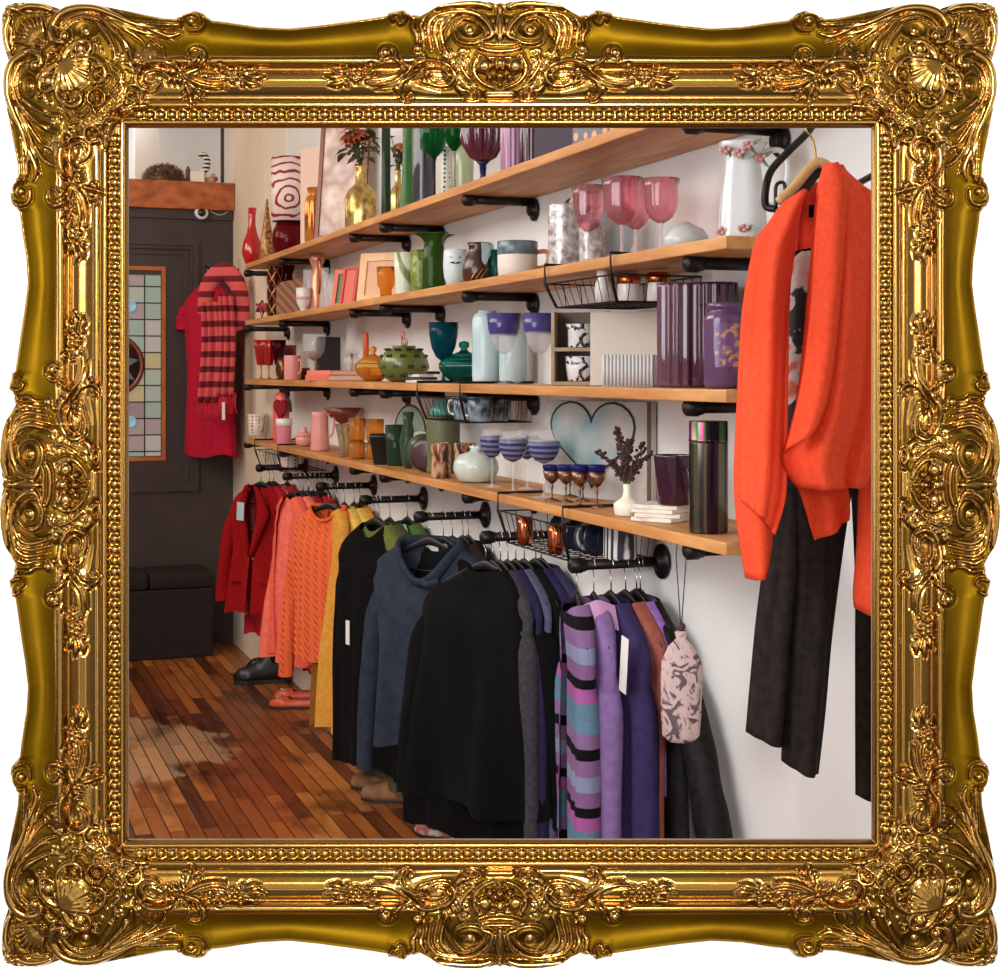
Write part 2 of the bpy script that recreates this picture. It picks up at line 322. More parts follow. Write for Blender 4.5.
    HH = np.where((sd < 0) | (sd2 < 0), 0, HH)
    # slide border vertices onto the true outline
    mv = (sd < 0) & keep; sU = np.sign(500-U+1e-9); sV = np.sign(484-V+1e-9)
    dn = np.where(mv, -sd, 0); gX = -sl/n_; gY = 1/n_
    dU = np.where(top, gX, gY)*dn*sU; dV = np.where(top, gY, gX)*dn*sV
    UU = U+dU; VV = V+dV
    k = .00048; depth = HH*k; Yr = YF-.003
    PX_ = (UU-500)/F*Yr; PZ_ = EYE-(VV-VH)/F*Yr; PY_ = YF-depth
    P3 = np.stack([PX_, PY_, PZ_], -1)
    du = np.zeros_like(P3); dv = np.zeros_like(P3); du[1:-1] = P3[2:]-P3[:-2]; dv[:, 1:-1] = P3[:, 2:]-P3[:, :-2]
    N = np.cross(du, dv); N /= np.maximum(np.linalg.norm(N, axis=-1, keepdims=True), 1e-12); N = np.where(N[..., 1:2] > 0, -N, N); N[N.sum(-1) == 0] = (0, -1, 0)
    cell = keep[:-1,:-1] & keep[1:,:-1] & keep[:-1,1:] & keep[1:,1:]
    cm_ = MM[:-1,:-1] | MM[1:,1:]; cx = OX[:-1,:-1]; cy = OY[:-1,:-1]
    quad = (U[:-1,:-1] >= 500).astype(int)+2*(V[:-1,:-1] >= 484).astype(int)
    side = np.where(top[:-1,:-1], np.where(V[:-1,:-1] < 484, 0, 1), np.where(U[:-1,:-1] < 500, 2, 3))
    part = np.zeros(cell.shape, int)                 # 0 moulding
    bead = (cy >= 109) & (cy < 120) & (cx > 130) & ~(cm_ & (cx < 150)); part[bead] = (10+side)[bead]
    corner = (cm_ & (cx < 210) & (cy < 66) | cm_ & (cx < 136) | cm_ & (cx < 150) & (cy > 86)) & ~(((cx > 176) & (cy > 46)) | ((cx > 134) & (cy > 63) & (cy < 90))); part[corner] = (20+quad)[corner]
    cent = cm_ & (cx > 386) & (cy < 46) | cm_ & (cx > 410) & (cy < 58) | cm_ & (cx > 455); part[cent] = (30+side)[cent]
    half = np.where(top[:-1,:-1], U[:-1,:-1] >= 500, V[:-1,:-1] >= 484).astype(int)
    sca = cm_ & ~corner & ~bead & (cx < 300) & (cy < 108); part[sca] = (40+side*2+half)[sca]
    scb = cm_ & ~cent & ~bead & (cx > 300) & (cy < 108); part[scb] = (50+side*2+half)[scb]
    root = thing('gilded_frame', 'large ornate gilded frame with carved scrolls hung on the white wall', 'frame', (0, YF, FZ))
    names = {0:'moulding', 1:'beading', 2:'corner_ornament', 3:'centre_ornament', 4:'corner_scroll', 5:'centre_scroll'}
    idx = np.arange(U.size).reshape(U.shape); Pf = (P3-np.array([0, YF, FZ])).reshape(-1, 3); Nf = N.reshape(-1, 3)
    for pid in np.unique(part[cell]):
        sel = cell & (part == pid); i, j = np.nonzero(sel)
        quads = np.stack([idx[i,j], idx[i,j+1], idx[i+1,j+1], idx[i+1,j]], 1)
        used, inv = np.unique(quads, return_inverse=True); inv = inv.reshape(-1, 4); vs = Pf[used].copy(); ns = Nf[used]
        me = bpy.data.meshes.new(names[pid//10]); nq = len(inv)
        me.vertices.add(len(vs)); me.vertices.foreach_set('co', vs.ravel()); me.loops.add(nq*4); me.loops.foreach_set('vertex_index', inv.ravel().astype(np.int32))
        me.polygons.add(nq); me.polygons.foreach_set('loop_start', np.arange(0, nq*4, 4, dtype=np.int32)); me.polygons.foreach_set('use_smooth', np.ones(nq, bool))
        me.update(calc_edges=True); me.validate(); me.normals_split_custom_set_from_vertices([tuple(n) for n in ns])
        link(names[pid//10], me, [M_GOLD, M_GOLD_COVE, M_GOLD_SHADED] if pid == 0 else (M_GOLD_B if pid//10 == 1 else M_GOLD), root)
        if pid == 0:
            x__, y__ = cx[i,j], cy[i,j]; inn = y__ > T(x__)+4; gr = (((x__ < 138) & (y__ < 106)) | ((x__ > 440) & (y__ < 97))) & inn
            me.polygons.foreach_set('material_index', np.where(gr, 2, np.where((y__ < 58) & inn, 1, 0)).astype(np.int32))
    # the back rebate that seats the frame on the wall round the opening
    w = MB(); g = Yr/F
    def ring(u0, v0, u1, v1, U0, V0, U1, V1, y0, y1):
        for (a0,b0,a1,b1) in ((U0,V0,U1,v0),(U0,v1,U1,V1),(U0,v0,u0,v1),(u1,v0,U1,v1)):
            w.box((a0-500)*g, (a1-500)*g, y0, y1, EYE-(b1-VH)*g-FZ, EYE-(b0-VH)*g-FZ)
    ring(126.8,126.8,873.2,841.2, 117,117,883,851, 0.0004, .004)
    w.build('sight_liner', M_LINER, root)
M_GOLD = mat('burnished_gold', (.29, .15, .027, 1), .24, 1, Coat_Weight=.5, Coat_Roughness=.16)
_n = nd(M_GOLD, 'ShaderNodeTexNoise', Scale=160, Detail=2); lk(M_GOLD, coords(M_GOLD), _n.inputs['Vector']); bump(M_GOLD, _n.outputs[0], .12, .001)
M_GOLD_SHADED = mat('recess_shade_gold', (.10, .05, .006, 1), .42, 1)  # recess shade painted as darker gold behind the corner and centre ornaments
M_GOLD_B = mat('polished_gold', (.36, .2, .036, 1), .2, 1, Coat_Weight=.5, Coat_Roughness=.08)
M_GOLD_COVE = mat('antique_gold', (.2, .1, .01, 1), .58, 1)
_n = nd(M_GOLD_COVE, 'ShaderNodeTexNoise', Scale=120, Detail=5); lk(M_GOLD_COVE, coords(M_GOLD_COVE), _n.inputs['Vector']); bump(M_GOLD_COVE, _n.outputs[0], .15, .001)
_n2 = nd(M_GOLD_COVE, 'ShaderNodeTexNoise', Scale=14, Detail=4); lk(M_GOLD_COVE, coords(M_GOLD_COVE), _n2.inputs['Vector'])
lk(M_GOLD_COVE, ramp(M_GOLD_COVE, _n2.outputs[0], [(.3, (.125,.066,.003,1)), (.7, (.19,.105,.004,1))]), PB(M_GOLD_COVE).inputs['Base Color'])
M_LINER = mat('pale_liner', (150, 130, 110), .6)
build_frame()
# ================================================================ white wall of the frame with its opening
M_WHITE = mat('white_paint', (.95, .95, .95, 1), .7)
hx = .345; hz0 = FZ-.33; hz1 = FZ+.33; CEIL = 3.1
w = MB()
for (x0, x1, z0, z1) in ((-2.7, -hx, 0, CEIL), (hx, 1.30, 0, CEIL), (-hx, hx, 0, hz0), (-hx, hx, hz1, CEIL)): w.box(x0, x1, YF+.0005, YF+.06, z0, z1)
struct(w.build('wall_front', M_WHITE))
# ================================================================ shop shell (local x = a, local y = -b)
def shop(mb, name, m, parent=None, smooth=True): return mb.build(name, m, parent, loc=CORNER if parent is None else None, rotz=ROT if parent is None else None)
def sbox(mb, a0, a1, b0, b1, z0, z1, **k): return mb.box(a0, a1, -b1, -b0, z0, z1, **k)
M_PLASTER = noisy('cream_plaster', (222, 220, 217), (229, 227, 224), 3, .85, .25, .004)
M_PLASTER2 = noisy('warm_plaster', (226, 208, 184), (234, 218, 196), 3, .85, .25, .004)
AE = 7.45; BW = 3.4
struct(shop(sbox(MB(), -.3, AE, -.15, 0, 0, CEIL), 'wall_right', M_PLASTER))
struct(shop(sbox(MB(), .0, .92, 0, .10, .0, CEIL), 'wall_pilaster', M_PLASTER2))
struct(shop(sbox(MB(), -.3, 6.15, BW, BW+.15, 0, CEIL), 'wall_left', M_PLASTER))
def floor_material():
    m = mat('old_floorboards', (140, 75, 35), .33); v = coords(m)
    br = nd(m, 'ShaderNodeTexBrick', Scale=1.0); br.inputs['Mortar Size'].default_value = .0022; br.inputs['Mortar Smooth'].default_value = .2; br.inputs['Brick Width'].default_value = .85; br.inputs['Row Height'].default_value = .054
    br.inputs['Color1'].default_value = (0,0,0,1); br.inputs['Color2'].default_value = (1,1,1,1); br.inputs['Mortar'].default_value = (.5,.5,.5,1); br.inputs['Bias'].default_value = 0; br.offset_frequency = 2; br.offset = .37
    lk(m, v, br.inputs['Vector'])
    n = nd(m, 'ShaderNodeTexNoise', Scale=1, Detail=8, Roughness=.7); lk(m, coords(m, (3.5, 40, 1)), n.inputs['Vector'])
    n2 = nd(m, 'ShaderNodeTexNoise', Scale=2.3, Detail=6, Roughness=.65); lk(m, coords(m, (1, 1.6, 1)), n2.inputs['Vector'])
    mx = nd(m, 'ShaderNodeMix', data_type='FLOAT'); mx.inputs[0].default_value = .5; lk(m, br.outputs['Color'], mx.inputs[2]); lk(m, n.outputs[0], mx.inputs[3])
    c = ramp(m, mx.outputs[0], [(.22, (70, 32, 14)), (.42, (132, 68, 28)), (.58, (160, 90, 38)), (.8, (196, 124, 62))])
    # worn pale patch and darker stains
    sx = nd(m, 'ShaderNodeVectorMath', operation='DISTANCE'); lk(m, coords(m, (1.0, 1.5, 1)), sx.inputs[0]); sx.inputs[1].default_value = (2.2*1.0, -.95*1.5, 0)
    ad = nd(m, 'ShaderNodeMath', operation='MULTIPLY_ADD'); lk(m, n2.outputs[0], ad.inputs[0]); ad.inputs[1].default_value = -1.1; lk(m, sx.outputs['Value'], ad.inputs[2])
    patch = ramp(m, ad.outputs[0], [(0, (0,0,0)), (.01, (0,0,0))]); pr = [x for x in m.node_tree.nodes if x.type == 'VALTORGB'][-1]
    pr.color_ramp.elements[0].position = 0; pr.color_ramp.elements[0].color = (1,1,1,1); pr.color_ramp.elements[1].position = .08; pr.color_ramp.elements[1].color = (0,0,0,1)
    mp = nd(m, 'ShaderNodeMix', data_type='RGBA'); fm = nd(m, 'ShaderNodeMath', operation='MULTIPLY'); lk(m, pr.outputs[0], fm.inputs[0]); fm.inputs[1].default_value =   .5; lk(m, fm.outputs[0], mp.inputs[0]); lk(m, c, mp.inputs[6]); mp.inputs[7].default_value = srgb(205, 168, 128)
    md = nd(m, 'ShaderNodeMix', data_type='RGBA', blend_type='MULTIPLY'); md.inputs[0].default_value = 1; lk(m, mp.outputs[2], md.inputs[6]); lk(m, ramp(m, n2.outputs[0], [(.34, (130, 110, 100)), (.50, (255, 255, 255))]), md.inputs[7])
    mm = nd(m, 'ShaderNodeMix', data_type='RGBA'); lk(m, br.outputs['Fac'], mm.inputs[0]); lk(m, md.outputs[2], mm.inputs[6]); mm.inputs[7].default_value = srgb(28, 14, 8)
    lk(m, mm.outputs[2], PB(m).inputs['Base Color'])
    iv = nd(m, 'ShaderNodeMath', operation='SUBTRACT'); iv.inputs[0].default_value = 1; lk(m, br.outputs['Fac'], iv.inputs[1]); bump(m, iv.outputs[0], .6, .004)
    lk(m, ramp(m, n.outputs[0], [(.3, (.25,.25,.25,1)), (.8, (.5,.5,.5,1))]), PB(m).inputs['Roughness']); return m
struct(shop(sbox(MB(), -.3, AE, -.15, BW+.15, -.05, 0), 'floor', floor_material()))
struct(shop(sbox(MB(), -.9, AE, -.15, BW+.15, CEIL, CEIL+.06), 'ceiling', noisy('ceiling_white', (225, 220, 212), (232, 228, 220), 3)))
M_SKIRT = mat('skirting_white', (222, 205, 188), .5)
struct(shop(sbox(MB(), .93, AE, 0.0005, .018, 0, .13, ch=.004), 'baseboard_right', M_SKIRT))
# ---------------------------------------------------------------- door wall (plane a = 0)
def DW(u, v, a0=0):                                  # b and z where the photo's pixel meets the plane a = a0
    P0 = CORNER + EX*a0; k = (u-500)/F              # (P0.x - b EY.x) = k (P0.y - b EY.y)
    b = (P0.x - k*P0.y)/(EY.x - k*EY.y); Y = P0.y - b*EY.y; return b, EYE-(v-VH)*Y/F
M_DOOR = noisy('dark_brown_paint', (58, 46, 43), (66, 53, 49), 6, .45, .15, .002)
bR = .1; bL = 2.3
zt = DW(180, 210)[1]; zb2 = DW(180, 182)[1]
g0 = DW(162, 270); g1 = DW(162, 457); gL = g0[0]+.62             # glazed part
d_ = MB(); zf0, zf1 = DW(193, 485)[1], DW(193, 246)[1]; bf = DW(193, 300)[0]; bff = gL+.17
sbox(d_, -.06, 0, bR+.001, bf, 0, zt); sbox(d_, -.06, 0, bff, bL, 0, zt); sbox(d_, -.06, 0, bf, bff, 0, zf0); sbox(d_, -.06, 0, bf, bff, zf1, zt)
struct(shop(d_, 'door_1', M_DOOR)); DOOR = bpy.data.objects['door_1']
p_ = MB()                                            # moulding round the recessed field, then the field itself round the glass
def frame_ring(mb, b0, b1, z0, z1, wd, a0, a1):
    sbox(mb, a0, a1, b0, b0+wd, z0, z1); sbox(mb, a0, a1, b1-wd, b1, z0, z1); sbox(mb, a0, a1, b0+wd, b1-wd, z0, z0+wd); sbox(mb, a0, a1, b0+wd, b1-wd, z1-wd, z1)
frame_ring(p_, bf-.03, bff+.03, zf0-.03, zf1+.03, .03, 0, .025); frame_ring(p_, bf-.001, bff+.001, zf0, zf1, .02, -.02, .012); frame_ring(p_, bf+.02, bff-.02, zf0+.02, zf1-.02, .03, -.04, -.008)
shop(p_, 'panel_moulding', M_DOOR).parent = DOOR
q_ = MB(); frame_ring(q_, bf+.04, bff-.04, zf0+.04, zf1-.04, (g0[0]-bf-.045), -.05, -.02)
sbox(q_, 0, .02, bR+.001, bL, DW(180, 219)[1], zt); shop(q_, 'stile', M_DOOR).parent = DOOR
M_AMBER = noisy('amber_wood', (170, 92, 34), (196, 112, 44), 9, .4)
q_ = MB(); frame_ring(q_, g0[0]-.022, gL+.02, g1[1]-.02, g0[1]+.02, .022, -.045, -.012); shop(q_, 'glazing_bead', M_AMBER).parent = DOOR
for c_ in DOOR.children: c_.location = (0,0,0); c_.rotation_euler = (0,0,0)
# stained glass
def stained():
    m = mat('stained_glass', (150, 160, 150), .25); n = nd(m, 'ShaderNodeTexWhiteNoise', noise_dimensions='2D')
    fl = nd(m, 'ShaderNodeVectorMath', operation='FLOOR'); lk(m, coords(m, (1/.0, 1, 1)) if False else coords(m, (11.0, 11.0, 11.0)), fl.inputs[0])
    sp = nd(m, 'ShaderNodeSeparateXYZ'); cb = nd(m, 'ShaderNodeCombineXYZ'); lk(m, fl.outputs[0], sp.inputs[0]); lk(m, sp.outputs[1], cb.inputs[0]); lk(m, sp.outputs[2], cb.inputs[1]); lk(m, cb.outputs[0], n.inputs['Vector'])
    c = ramp(m, n.outputs['Value'], [(0, (150, 160, 146)), (.28, (138, 156, 142)), (.5, (150, 134, 132)), (.68, (164, 160, 152)), (.86, (170, 156, 120)), (.92, (134, 118, 124))], True)
    lk(m, c, PB(m).inputs['Base Color']); lk(m, c, PB(m).inputs['Emission Color']); PB(m).inputs['Emission Strength'].default_value = .42
    w_ = nd(m, 'ShaderNodeTexNoise', Scale=30, Detail=3); lk(m, coords(m), w_.inputs['Vector']); bump(m, w_.outputs[0], .2, .004); return m
def glow(name, c, e=.4): m = mat(name, c, .2); PB(m).inputs['Emission Color'].default_value = srgb(*c); PB(m).inputs['Emission Strength'].default_value = e; return m
W1 = struct(bpy.data.objects.new('window_1', None)); COL.objects.link(W1); W1.location = CORNER + EX*(-.03) - EY*g0[0] + Vector((0,0,g0[1])); W1.rotation_euler = (0,0,ROT)
gh = g0[1]-g1[1]; gw = gL-g0[0]; pit = 1/11.0
MB().box(-.006, 0, -gw, 0, -gh, 0).build('stained_glass', stained(), W1)
l_ = MB()
nb = int(gw/pit)+1; nz = int(gh/pit)+1
for i in range(nb+1): b = min(i*pit, gw); l_.box(-.002, .005, -b-.003, -b+.003, -gh, 0)
for j in range(nz+1): z = min(j*pit, gh); l_.box(-.002, .005, -gw, 0, -z-.003, -z+.003)
l_.build('leading', mat('lead', (50, 46, 44), .5, .6), W1)
for vz in (306, 422):
    c = DW(131, vz); r = MB(); r.lathe([(.033,0),(.033,.008),(.024,.010),(.022,.005),(0,.009)], 28, Matrix.Translation((0, -(c[0]-g0[0]), c[1]-g0[1])) @ Matrix.Rotation(math.pi/2, 4, 'Y')); r.build('roundel', glow('roundel_blue', (132, 178, 198), .35), W1)
c = DW(112, 365); M1 = Matrix.Translation((.001, -(c[0]-g0[0]), c[1]-g0[1])) @ Matrix.Rotation(math.pi/2, 4, 'Y')
rr = (DW(112, 335)[1]-c[1])*1.15*1.0; rr = c[0]-DW(145, 365)[0]
r = MB(); r.lathe([(rr*.86,.002),(rr*.86,.009),(rr,.009),(rr,.002)], 32, M1, close=True); r.build('medallion_rim', mat('medallion_red', (128, 62, 38), .3), W1)
r = MB(); r.lathe([(rr*.88,.001),(rr*.88,.006),(0,.006)], 32, M1); r.build('medallion_ground', mat('medallion_brown', (62, 48, 40), .3), W1)
r = MB(); vs = []; 
for k in range(16): a_ = k*math.pi/8+.2; R_ = rr*(.84 if k % 2 == 0 else .45); vs += [(R_*math.cos(a_), R_*math.sin(a_), .0085)]
r.add(vs+[(0,0,.0085)], [(k, (k+1) % 16, 16) for k in range(16)], False, M1); r.build('medallion_star', glow('star_blue', (92, 110, 124), .12), W1)
# beam and the bright recess above it
M_BEAM = noisy('old_beam', (150, 74, 32), (196, 110, 56), 4, .6, .3, .004, (1, 3, 6))
bm_ = sbox(MB(), -.20, .06, bR+.001, bL, zt+.001, zb2, ch=.008); struct(shop(bm_, 'trim_1', M_BEAM))
struct(shop(sbox(MB(), -.9, -.84, -.15, bL, zb2-.3, CEIL), 'wall_recess', mat('recess_white', (226, 226, 228), .8)))
struct(shop(sbox(sbox(MB(), -.84, -.06, -.15, -.02, zb2-.3, CEIL), -.84, 0, bL, bL+.1, 0, CEIL), 'wall_recess_side', M_PLASTER2))
struct(shop(sbox(MB(), -.84, -.2, -.1, bL, zb2-.12, zb2-.04), 'trim_2', M_PLASTER2))
struct(shop(sbox(sbox(MB(), -.06, 0, bL, BW, 0, CEIL), -.06, -.001, bR-.1, bR, 0, CEIL), 'wall_back', M_PLASTER2))
bp = DW(221, 150, -.1)[0]; struct(shop(sbox(MB(), -.12, -.09, bp-.016, bp, zb2, CEIL), 'trim_3', mat('dark_post', (62, 48, 44), .5)))
b0_, b1_ = DW(158, 150, -.5)[0], DW(134, 150, -.5)[0]; struct(shop(sbox(MB(), -.55, -.45, b0_, b1_, zb2-.04, CEIL), 'trim_4', mat('beige_pillar', (205, 196, 186), .8)))
P = S(-.5, .9, 3.0); area('recess_light', P, S(-.8, .6, 2.3), .8, .3, 3.5, (.95, .97, 1))
# ================================================================ shelves and pipe hardware
M_WOOD = mat('oiled_pine', (190, 130, 72), .5)
_n = nd(M_WOOD, 'ShaderNodeTexNoise', Scale=1, Detail=7, Roughness=.6, Distortion=.6); lk(M_WOOD, coords(M_WOOD, (2.2, 22, 30)), _n.inputs['Vector'])
lk(M_WOOD, ramp(M_WOOD, _n.outputs[0], [(.25, (136, 80, 38)), (.5, (192, 130, 72)), (.72, (220, 162, 100))]), PB(M_WOOD).inputs['Base Color']); bump(M_WOOD, _n.outputs[0], .15, .002)
BS = .24; TH = .025
SZ = []                                              # top height of each shelf
for (u, vb, uf, vf) in ((620, 139.5, 244, 268), (729, 246, 245, 327), (727, 402, 245, 385), (726, 556, 245, 443)):
    z1 = Zv(vb, u, BS); z2 = Zv(vf, uf, BS); SZ.append((z1*2+z2)/3+TH)
aN = A(726, BS); aF = A(245, BS); aJ = A(373, BS)
names_ = ['top', 'second', 'third', 'lowest']
for k, z in enumerate(SZ):
    for (a0, a1, w_) in ((aF, aJ-.002, 'far'), (aJ+.002, aN, 'near')):
        mb = sbox(MB(), 0, a1-a0, -BS+.0, -.002, -TH, -.0, ch=.003); mb = MB(); mb.box(0, a1-a0, .0, BS-.004, -TH, -.0004, ch=.003)
        o = mb.build('wooden_shelf', M_WOOD, loc=S(a0, BS, z), rotz=ROT)
        tag(o, f'{w_} board of the {names_[k]} plank shelf on black pipe brackets', 'shelf', 'plank shelves')
M_IRON = noisy('black_iron', (30, 27, 27), (44, 38, 36), 30, .42, .2, .001, metal=.6)
RX = Matrix.Rotation(-math.pi/2, 4, 'X')             # lathe axis z -> +y (into the wall)
def pipe_bracket(a, z, L, name, label, grp, rp=.0125, fr=.033):
    t = thing(name, label, 'bracket' if name == 'pipe_bracket' else 'clothes rail', S(a, 0, z), ROT, grp)
    T_ = Matrix.Translation((0, -L, 0)) @ RX
    MB().lathe([(rp,.0),(rp,L-.01)], 16, T_).build('pipe', M_IRON, t)
    MB().lathe([(0,-.012),(rp*.9,-.010),(rp*1.45,-.004),(rp*1.5,.012),(rp*1.5,.020),(rp*1.25,.022),(rp*1.25,.03),(rp,.031)], 18, T_).build('end_cap', M_IRON, t)
    ds = -.021 if name == 'pipe_bracket' else 0
    fl = MB().lathe([(fr,-.009),(fr,-.004),(fr*.9,-.002),(rp*1.6,-.004),(rp*1.5,-.02),(rp*1.2,-.024)], 24, Matrix.Translation((0,-.0005,ds)) @ RX); 
    fo = fl.build('flange', M_IRON, t)
    for q in range(4):
        a_ = math.pi/4+q*math.pi/2; MB().ball((fr*.7*math.cos(a_), -.006, fr*.7*math.sin(a_)+ds), .0035, 6).build('screw', mat_screw, fo)
    return t
mat_screw = mat('steel_screw', (170, 165, 160), .3, 1)
fl_u = [289, 329, 409, 443, 536, 783]
wh = ['farthest', 'second farthest', 'third', 'fourth', 'second nearest', 'nearest']
for k, z in enumerate(SZ):
    for i, u in enumerate(fl_u):
        pipe_bracket(A(u, 0), z-TH-.0130, .215, 'pipe_bracket', f'{wh[i]} black pipe bracket under the {names_[k]} shelf', 'shelf pipe brackets')
rails = []                                           # clothes rails: column of the wall flange, row
RAILZ = 1.062+ (EYE-1.51)
for lab, uf in (('clothes rail with the red jacket by the dark door', 306), ('short black rail behind the coral clothes', 337), ('short black rail over the orange cable sweater', 375), ('short black rail over the plain black top', 425), ('short black rail over the navy blouse', 487), ('short black rail half behind the wire basket of plates', 562), ('nearest short black rail over the striped cardigan', 664)):
    rails.append(A(uf, 0)); pipe_bracket(A(uf, 0), RAILZ, .235 if uf == 664 else .23, 'clothes_rail', lab, 'pipe clothes rails', .0125, .042)
# ================================================================ goods on the shelves
def glass(name, c, rough=.06, t=.82, ior=1.22, **k): return mat(name, c, rough, Transmission_Weight=t, IOR=ior, **k)
G_CLEAR = mat('clear_glass', (236, 238, 240), .04, Alpha=.17); G_AMBER = glass('amber_glass', (244, 186, 92)); G_RED = mat('red_glass', (176, 22, 16), .06, Alpha=.8, Coat_Weight=.5); G_DRED = glass('garnet_glass', (110, 14, 28))
G_GREEN = glass('green_glass', (60, 110, 44)); G_EMER = glass('emerald_glass', (14, 130, 70)); G_TEAL = glass('teal_glass', (10, 110, 130)); G_TEAL2 = glass('sea_green_glass', (30, 130, 120)); G_PINK = mat('pink_glass', (236, 176, 186), .03, Transmission_Weight=.92, IOR=1.18, Alpha=.9, Coat_Weight=.8, Coat_Roughness=.03)
G_PURP = glass('purple_glass', (118, 78, 116), .08, .72); G_DPURP = mat('dark_purple_glass', (70, 26, 50), .06, Alpha=.88, Coat_Weight=.6); G_SMOKE = mat('smoke_glass', (60, 62, 66), .06, Alpha=.7, Coat_Weight=.5); G_PALEG = mat('pale_green_glass', (176, 190, 150), .08, Alpha=.6, Coat_Weight=.5); G_COBALT = glass('cobalt_glass', (44, 46, 120), .08, .5); G_LILAC = glass('lilac_glass', (186, 160, 186))
C_RED = mat('red_glaze', (186, 18, 16), .15, Coat_Weight=.6); C_WHITE = mat('white_glaze', (226, 222, 216), .25, Coat_Weight=.4); C_PINK = mat('pink_glaze', (224, 150, 140), .35); C_CORAL = mat('coral_glaze', (226, 96, 92), .35); C_CREAM = mat('cream_glaze', (226, 220, 200), .35)
C_PLUM = mat('plum_glaze', (48, 22, 40), .18, Coat_Weight=.5); C_BLACK = mat('black_glaze', (20, 22, 24), .3); C_CELA = noisy('celadon_glaze', (176, 190, 180), (202, 210, 200), 14, .2, .1, .001); C_PALEBLUE = noisy('pale_blue_glaze', (170, 196, 200), (196, 214, 216), 10, .25, .1, .001)
C_TEAL = mat('teal_glaze', (90, 160, 146), .25); C_BROWN = mat('brown_glaze', (58, 30, 22), .2); M_SILV = noisy('crackled_silver', (176, 170, 168), (226, 222, 220), 40, .3, .5, .003, metal=.5); M_COPPER = mat('copper', (196, 110, 70), .2, 1); M_BRASS = mat('brass', (190, 150, 80), .3, 1)
M_MERC = noisy('gold_mercury_glass', (150, 110, 40), (230, 200, 130), 30, .25, .3, .002, metal=.8); M_PAPER = mat('book_pages', (226, 208, 184), .8)
def at(u, b, k): return S(A(u, b), b, SZ[k]+.0003)
def ht(u, b, k, v): return Zv(v, u, b)-SZ[k]
def cup(prof, R, H, th=.0025, n=32, fn=None, M=None, mb=None):       # closed thick-walled turned vessel
    o = [(r*R, z*H) for r, z in prof]; i = [(max(r-th, .0008), max(z, th*1.5)) for r, z in reversed(o)]
    pts = [(0, 0)] + o + i + [(0, i[-1][1])]
    return (mb or MB()).lathe(pts, 128 if fn else n, M, fn=fn)
def root1(o, label, cat, loc, yaw=0, grp=None): o.location = loc; o.rotation_euler = (0, 0, ROT+yaw); return tag(o, label, cat, grp)
def vessel(name, label, cat, u, b, k, w, v, prof, m, th=.0025, fn=None, part='body', grp=None, yaw=0, dx=0):
    """turned vessel; returns (root, R, H)"""
    R = w/2*PX(u, b); H = ht(u, b, k, v); t = thing(name, label, cat, at(u, b, k), ROT+yaw, grp)
    cup(prof, R, H, th, fn=fn).build(part, m, t); return t, R, H
def solo(name, label, cat, u, b, k, w, v, prof, m, th=.0025, fn=None, grp=None, yaw=0):
    R = w/2*PX(u, b); H = ht(u, b, k, v); o = cup(prof, R, H, th, fn=fn).build(name, m); return root1(o, label, cat, at(u, b, k), yaw, grp)
def handle(t, R, z0, z1, out, r, m, yaw=0, name='handle', flat=1.0):
    c, s = math.cos(yaw), math.sin(yaw); pts = smooth_path([(R*.93, 0, z1), (R+out*.75, 0, z1+.002), (R+out, 0, (z0+z1)/2+ (z1-z0)*.15), (R+out*.7, 0, z0+(z1-z0)*.12), (R*.9, 0, z0)], 6)
    return MB().tube([(x*c, x*s, z) for x, y, z in pts], r, 8).build(name, m, t)
def goblet(label, u, b, k, w, v, bowl, mb_, stemf=.5, m2=None, th=.0015, foot=.8, name='goblet', cat='glass', grp=None, fn=None, n=96, sr=.0035, liquid=None):
    R = w/2*PX(u, b); H = ht(u, b, k, v); t = thing(name, label, cat, at(u, b, k), ROT, grp); m2 = m2 or mb_; z0 = H*stemf
    pts = [(r*R, z0+z*(H-z0)) for r, z in bowl]; inn = [(max(r-th, .0008), max(z, z0+th*2)) for r, z in reversed(pts)]
    MB().lathe([(.0008, z0)]+pts+inn+[(0, inn[-1][1])], n, fn=fn).build('bowl', mb_, t)
    MB().lathe([(0,.0),(sr,.002),(sr*.9,.012),(sr*.7,z0*.5),(sr*.9,z0*.9),(sr*1.6,z0+.001),(0,z0+.001)], 12).build('stem', m2, t)
    MB().lathe([(0,0),(R*foot,0),(R*foot,.0015),(R*foot*.4,.005),(sr,.009),(0,.009)], 28).build('foot', m2, t)
    if liquid: MB().lathe([(0, z0+.004)]+[(max(r*R-th-.0004, .001), z0+z*(H-z0)+.002) for r, z in bowl if z < .56]+[(0, z0+[z for r, z in bowl if z < .56][-1]*(H-z0)+.002)], 28).build('drink', liquid, t)
    return t, R, H
def box_thing(name, label, cat, u, b, k, wx, wy, hh, m, yaw=0, ch=.002, grp=None, dz=0):
    o = MB().box(-wx/2, wx/2, -wy/2, wy/2, 0, hh, ch=ch).build(name, m); root1(o, label, cat, at(u, b, k)+Vector((0,0,dz)), yaw, grp); return o
FR = math.radians(70)-.0                              # yaw that turns a thing square to the viewer
BOWL = [(.35,.02),(.7,.18),(.92,.42),(1,.7),(1,1)]; TULIP = [(.3,.02),(.62,.15),(.86,.38),(.93,.6),(.88,.85),(.93,1)]; CUPP = [(.8,0),(.86,.04),(.95,.4),(1,1)]
CYL = [(.96,0),(1,.03),(1,.97),(.99,1)]; flute = lambda n, d: (lambda t, j, r, z: r*(1+d*math.cos(n*t)))
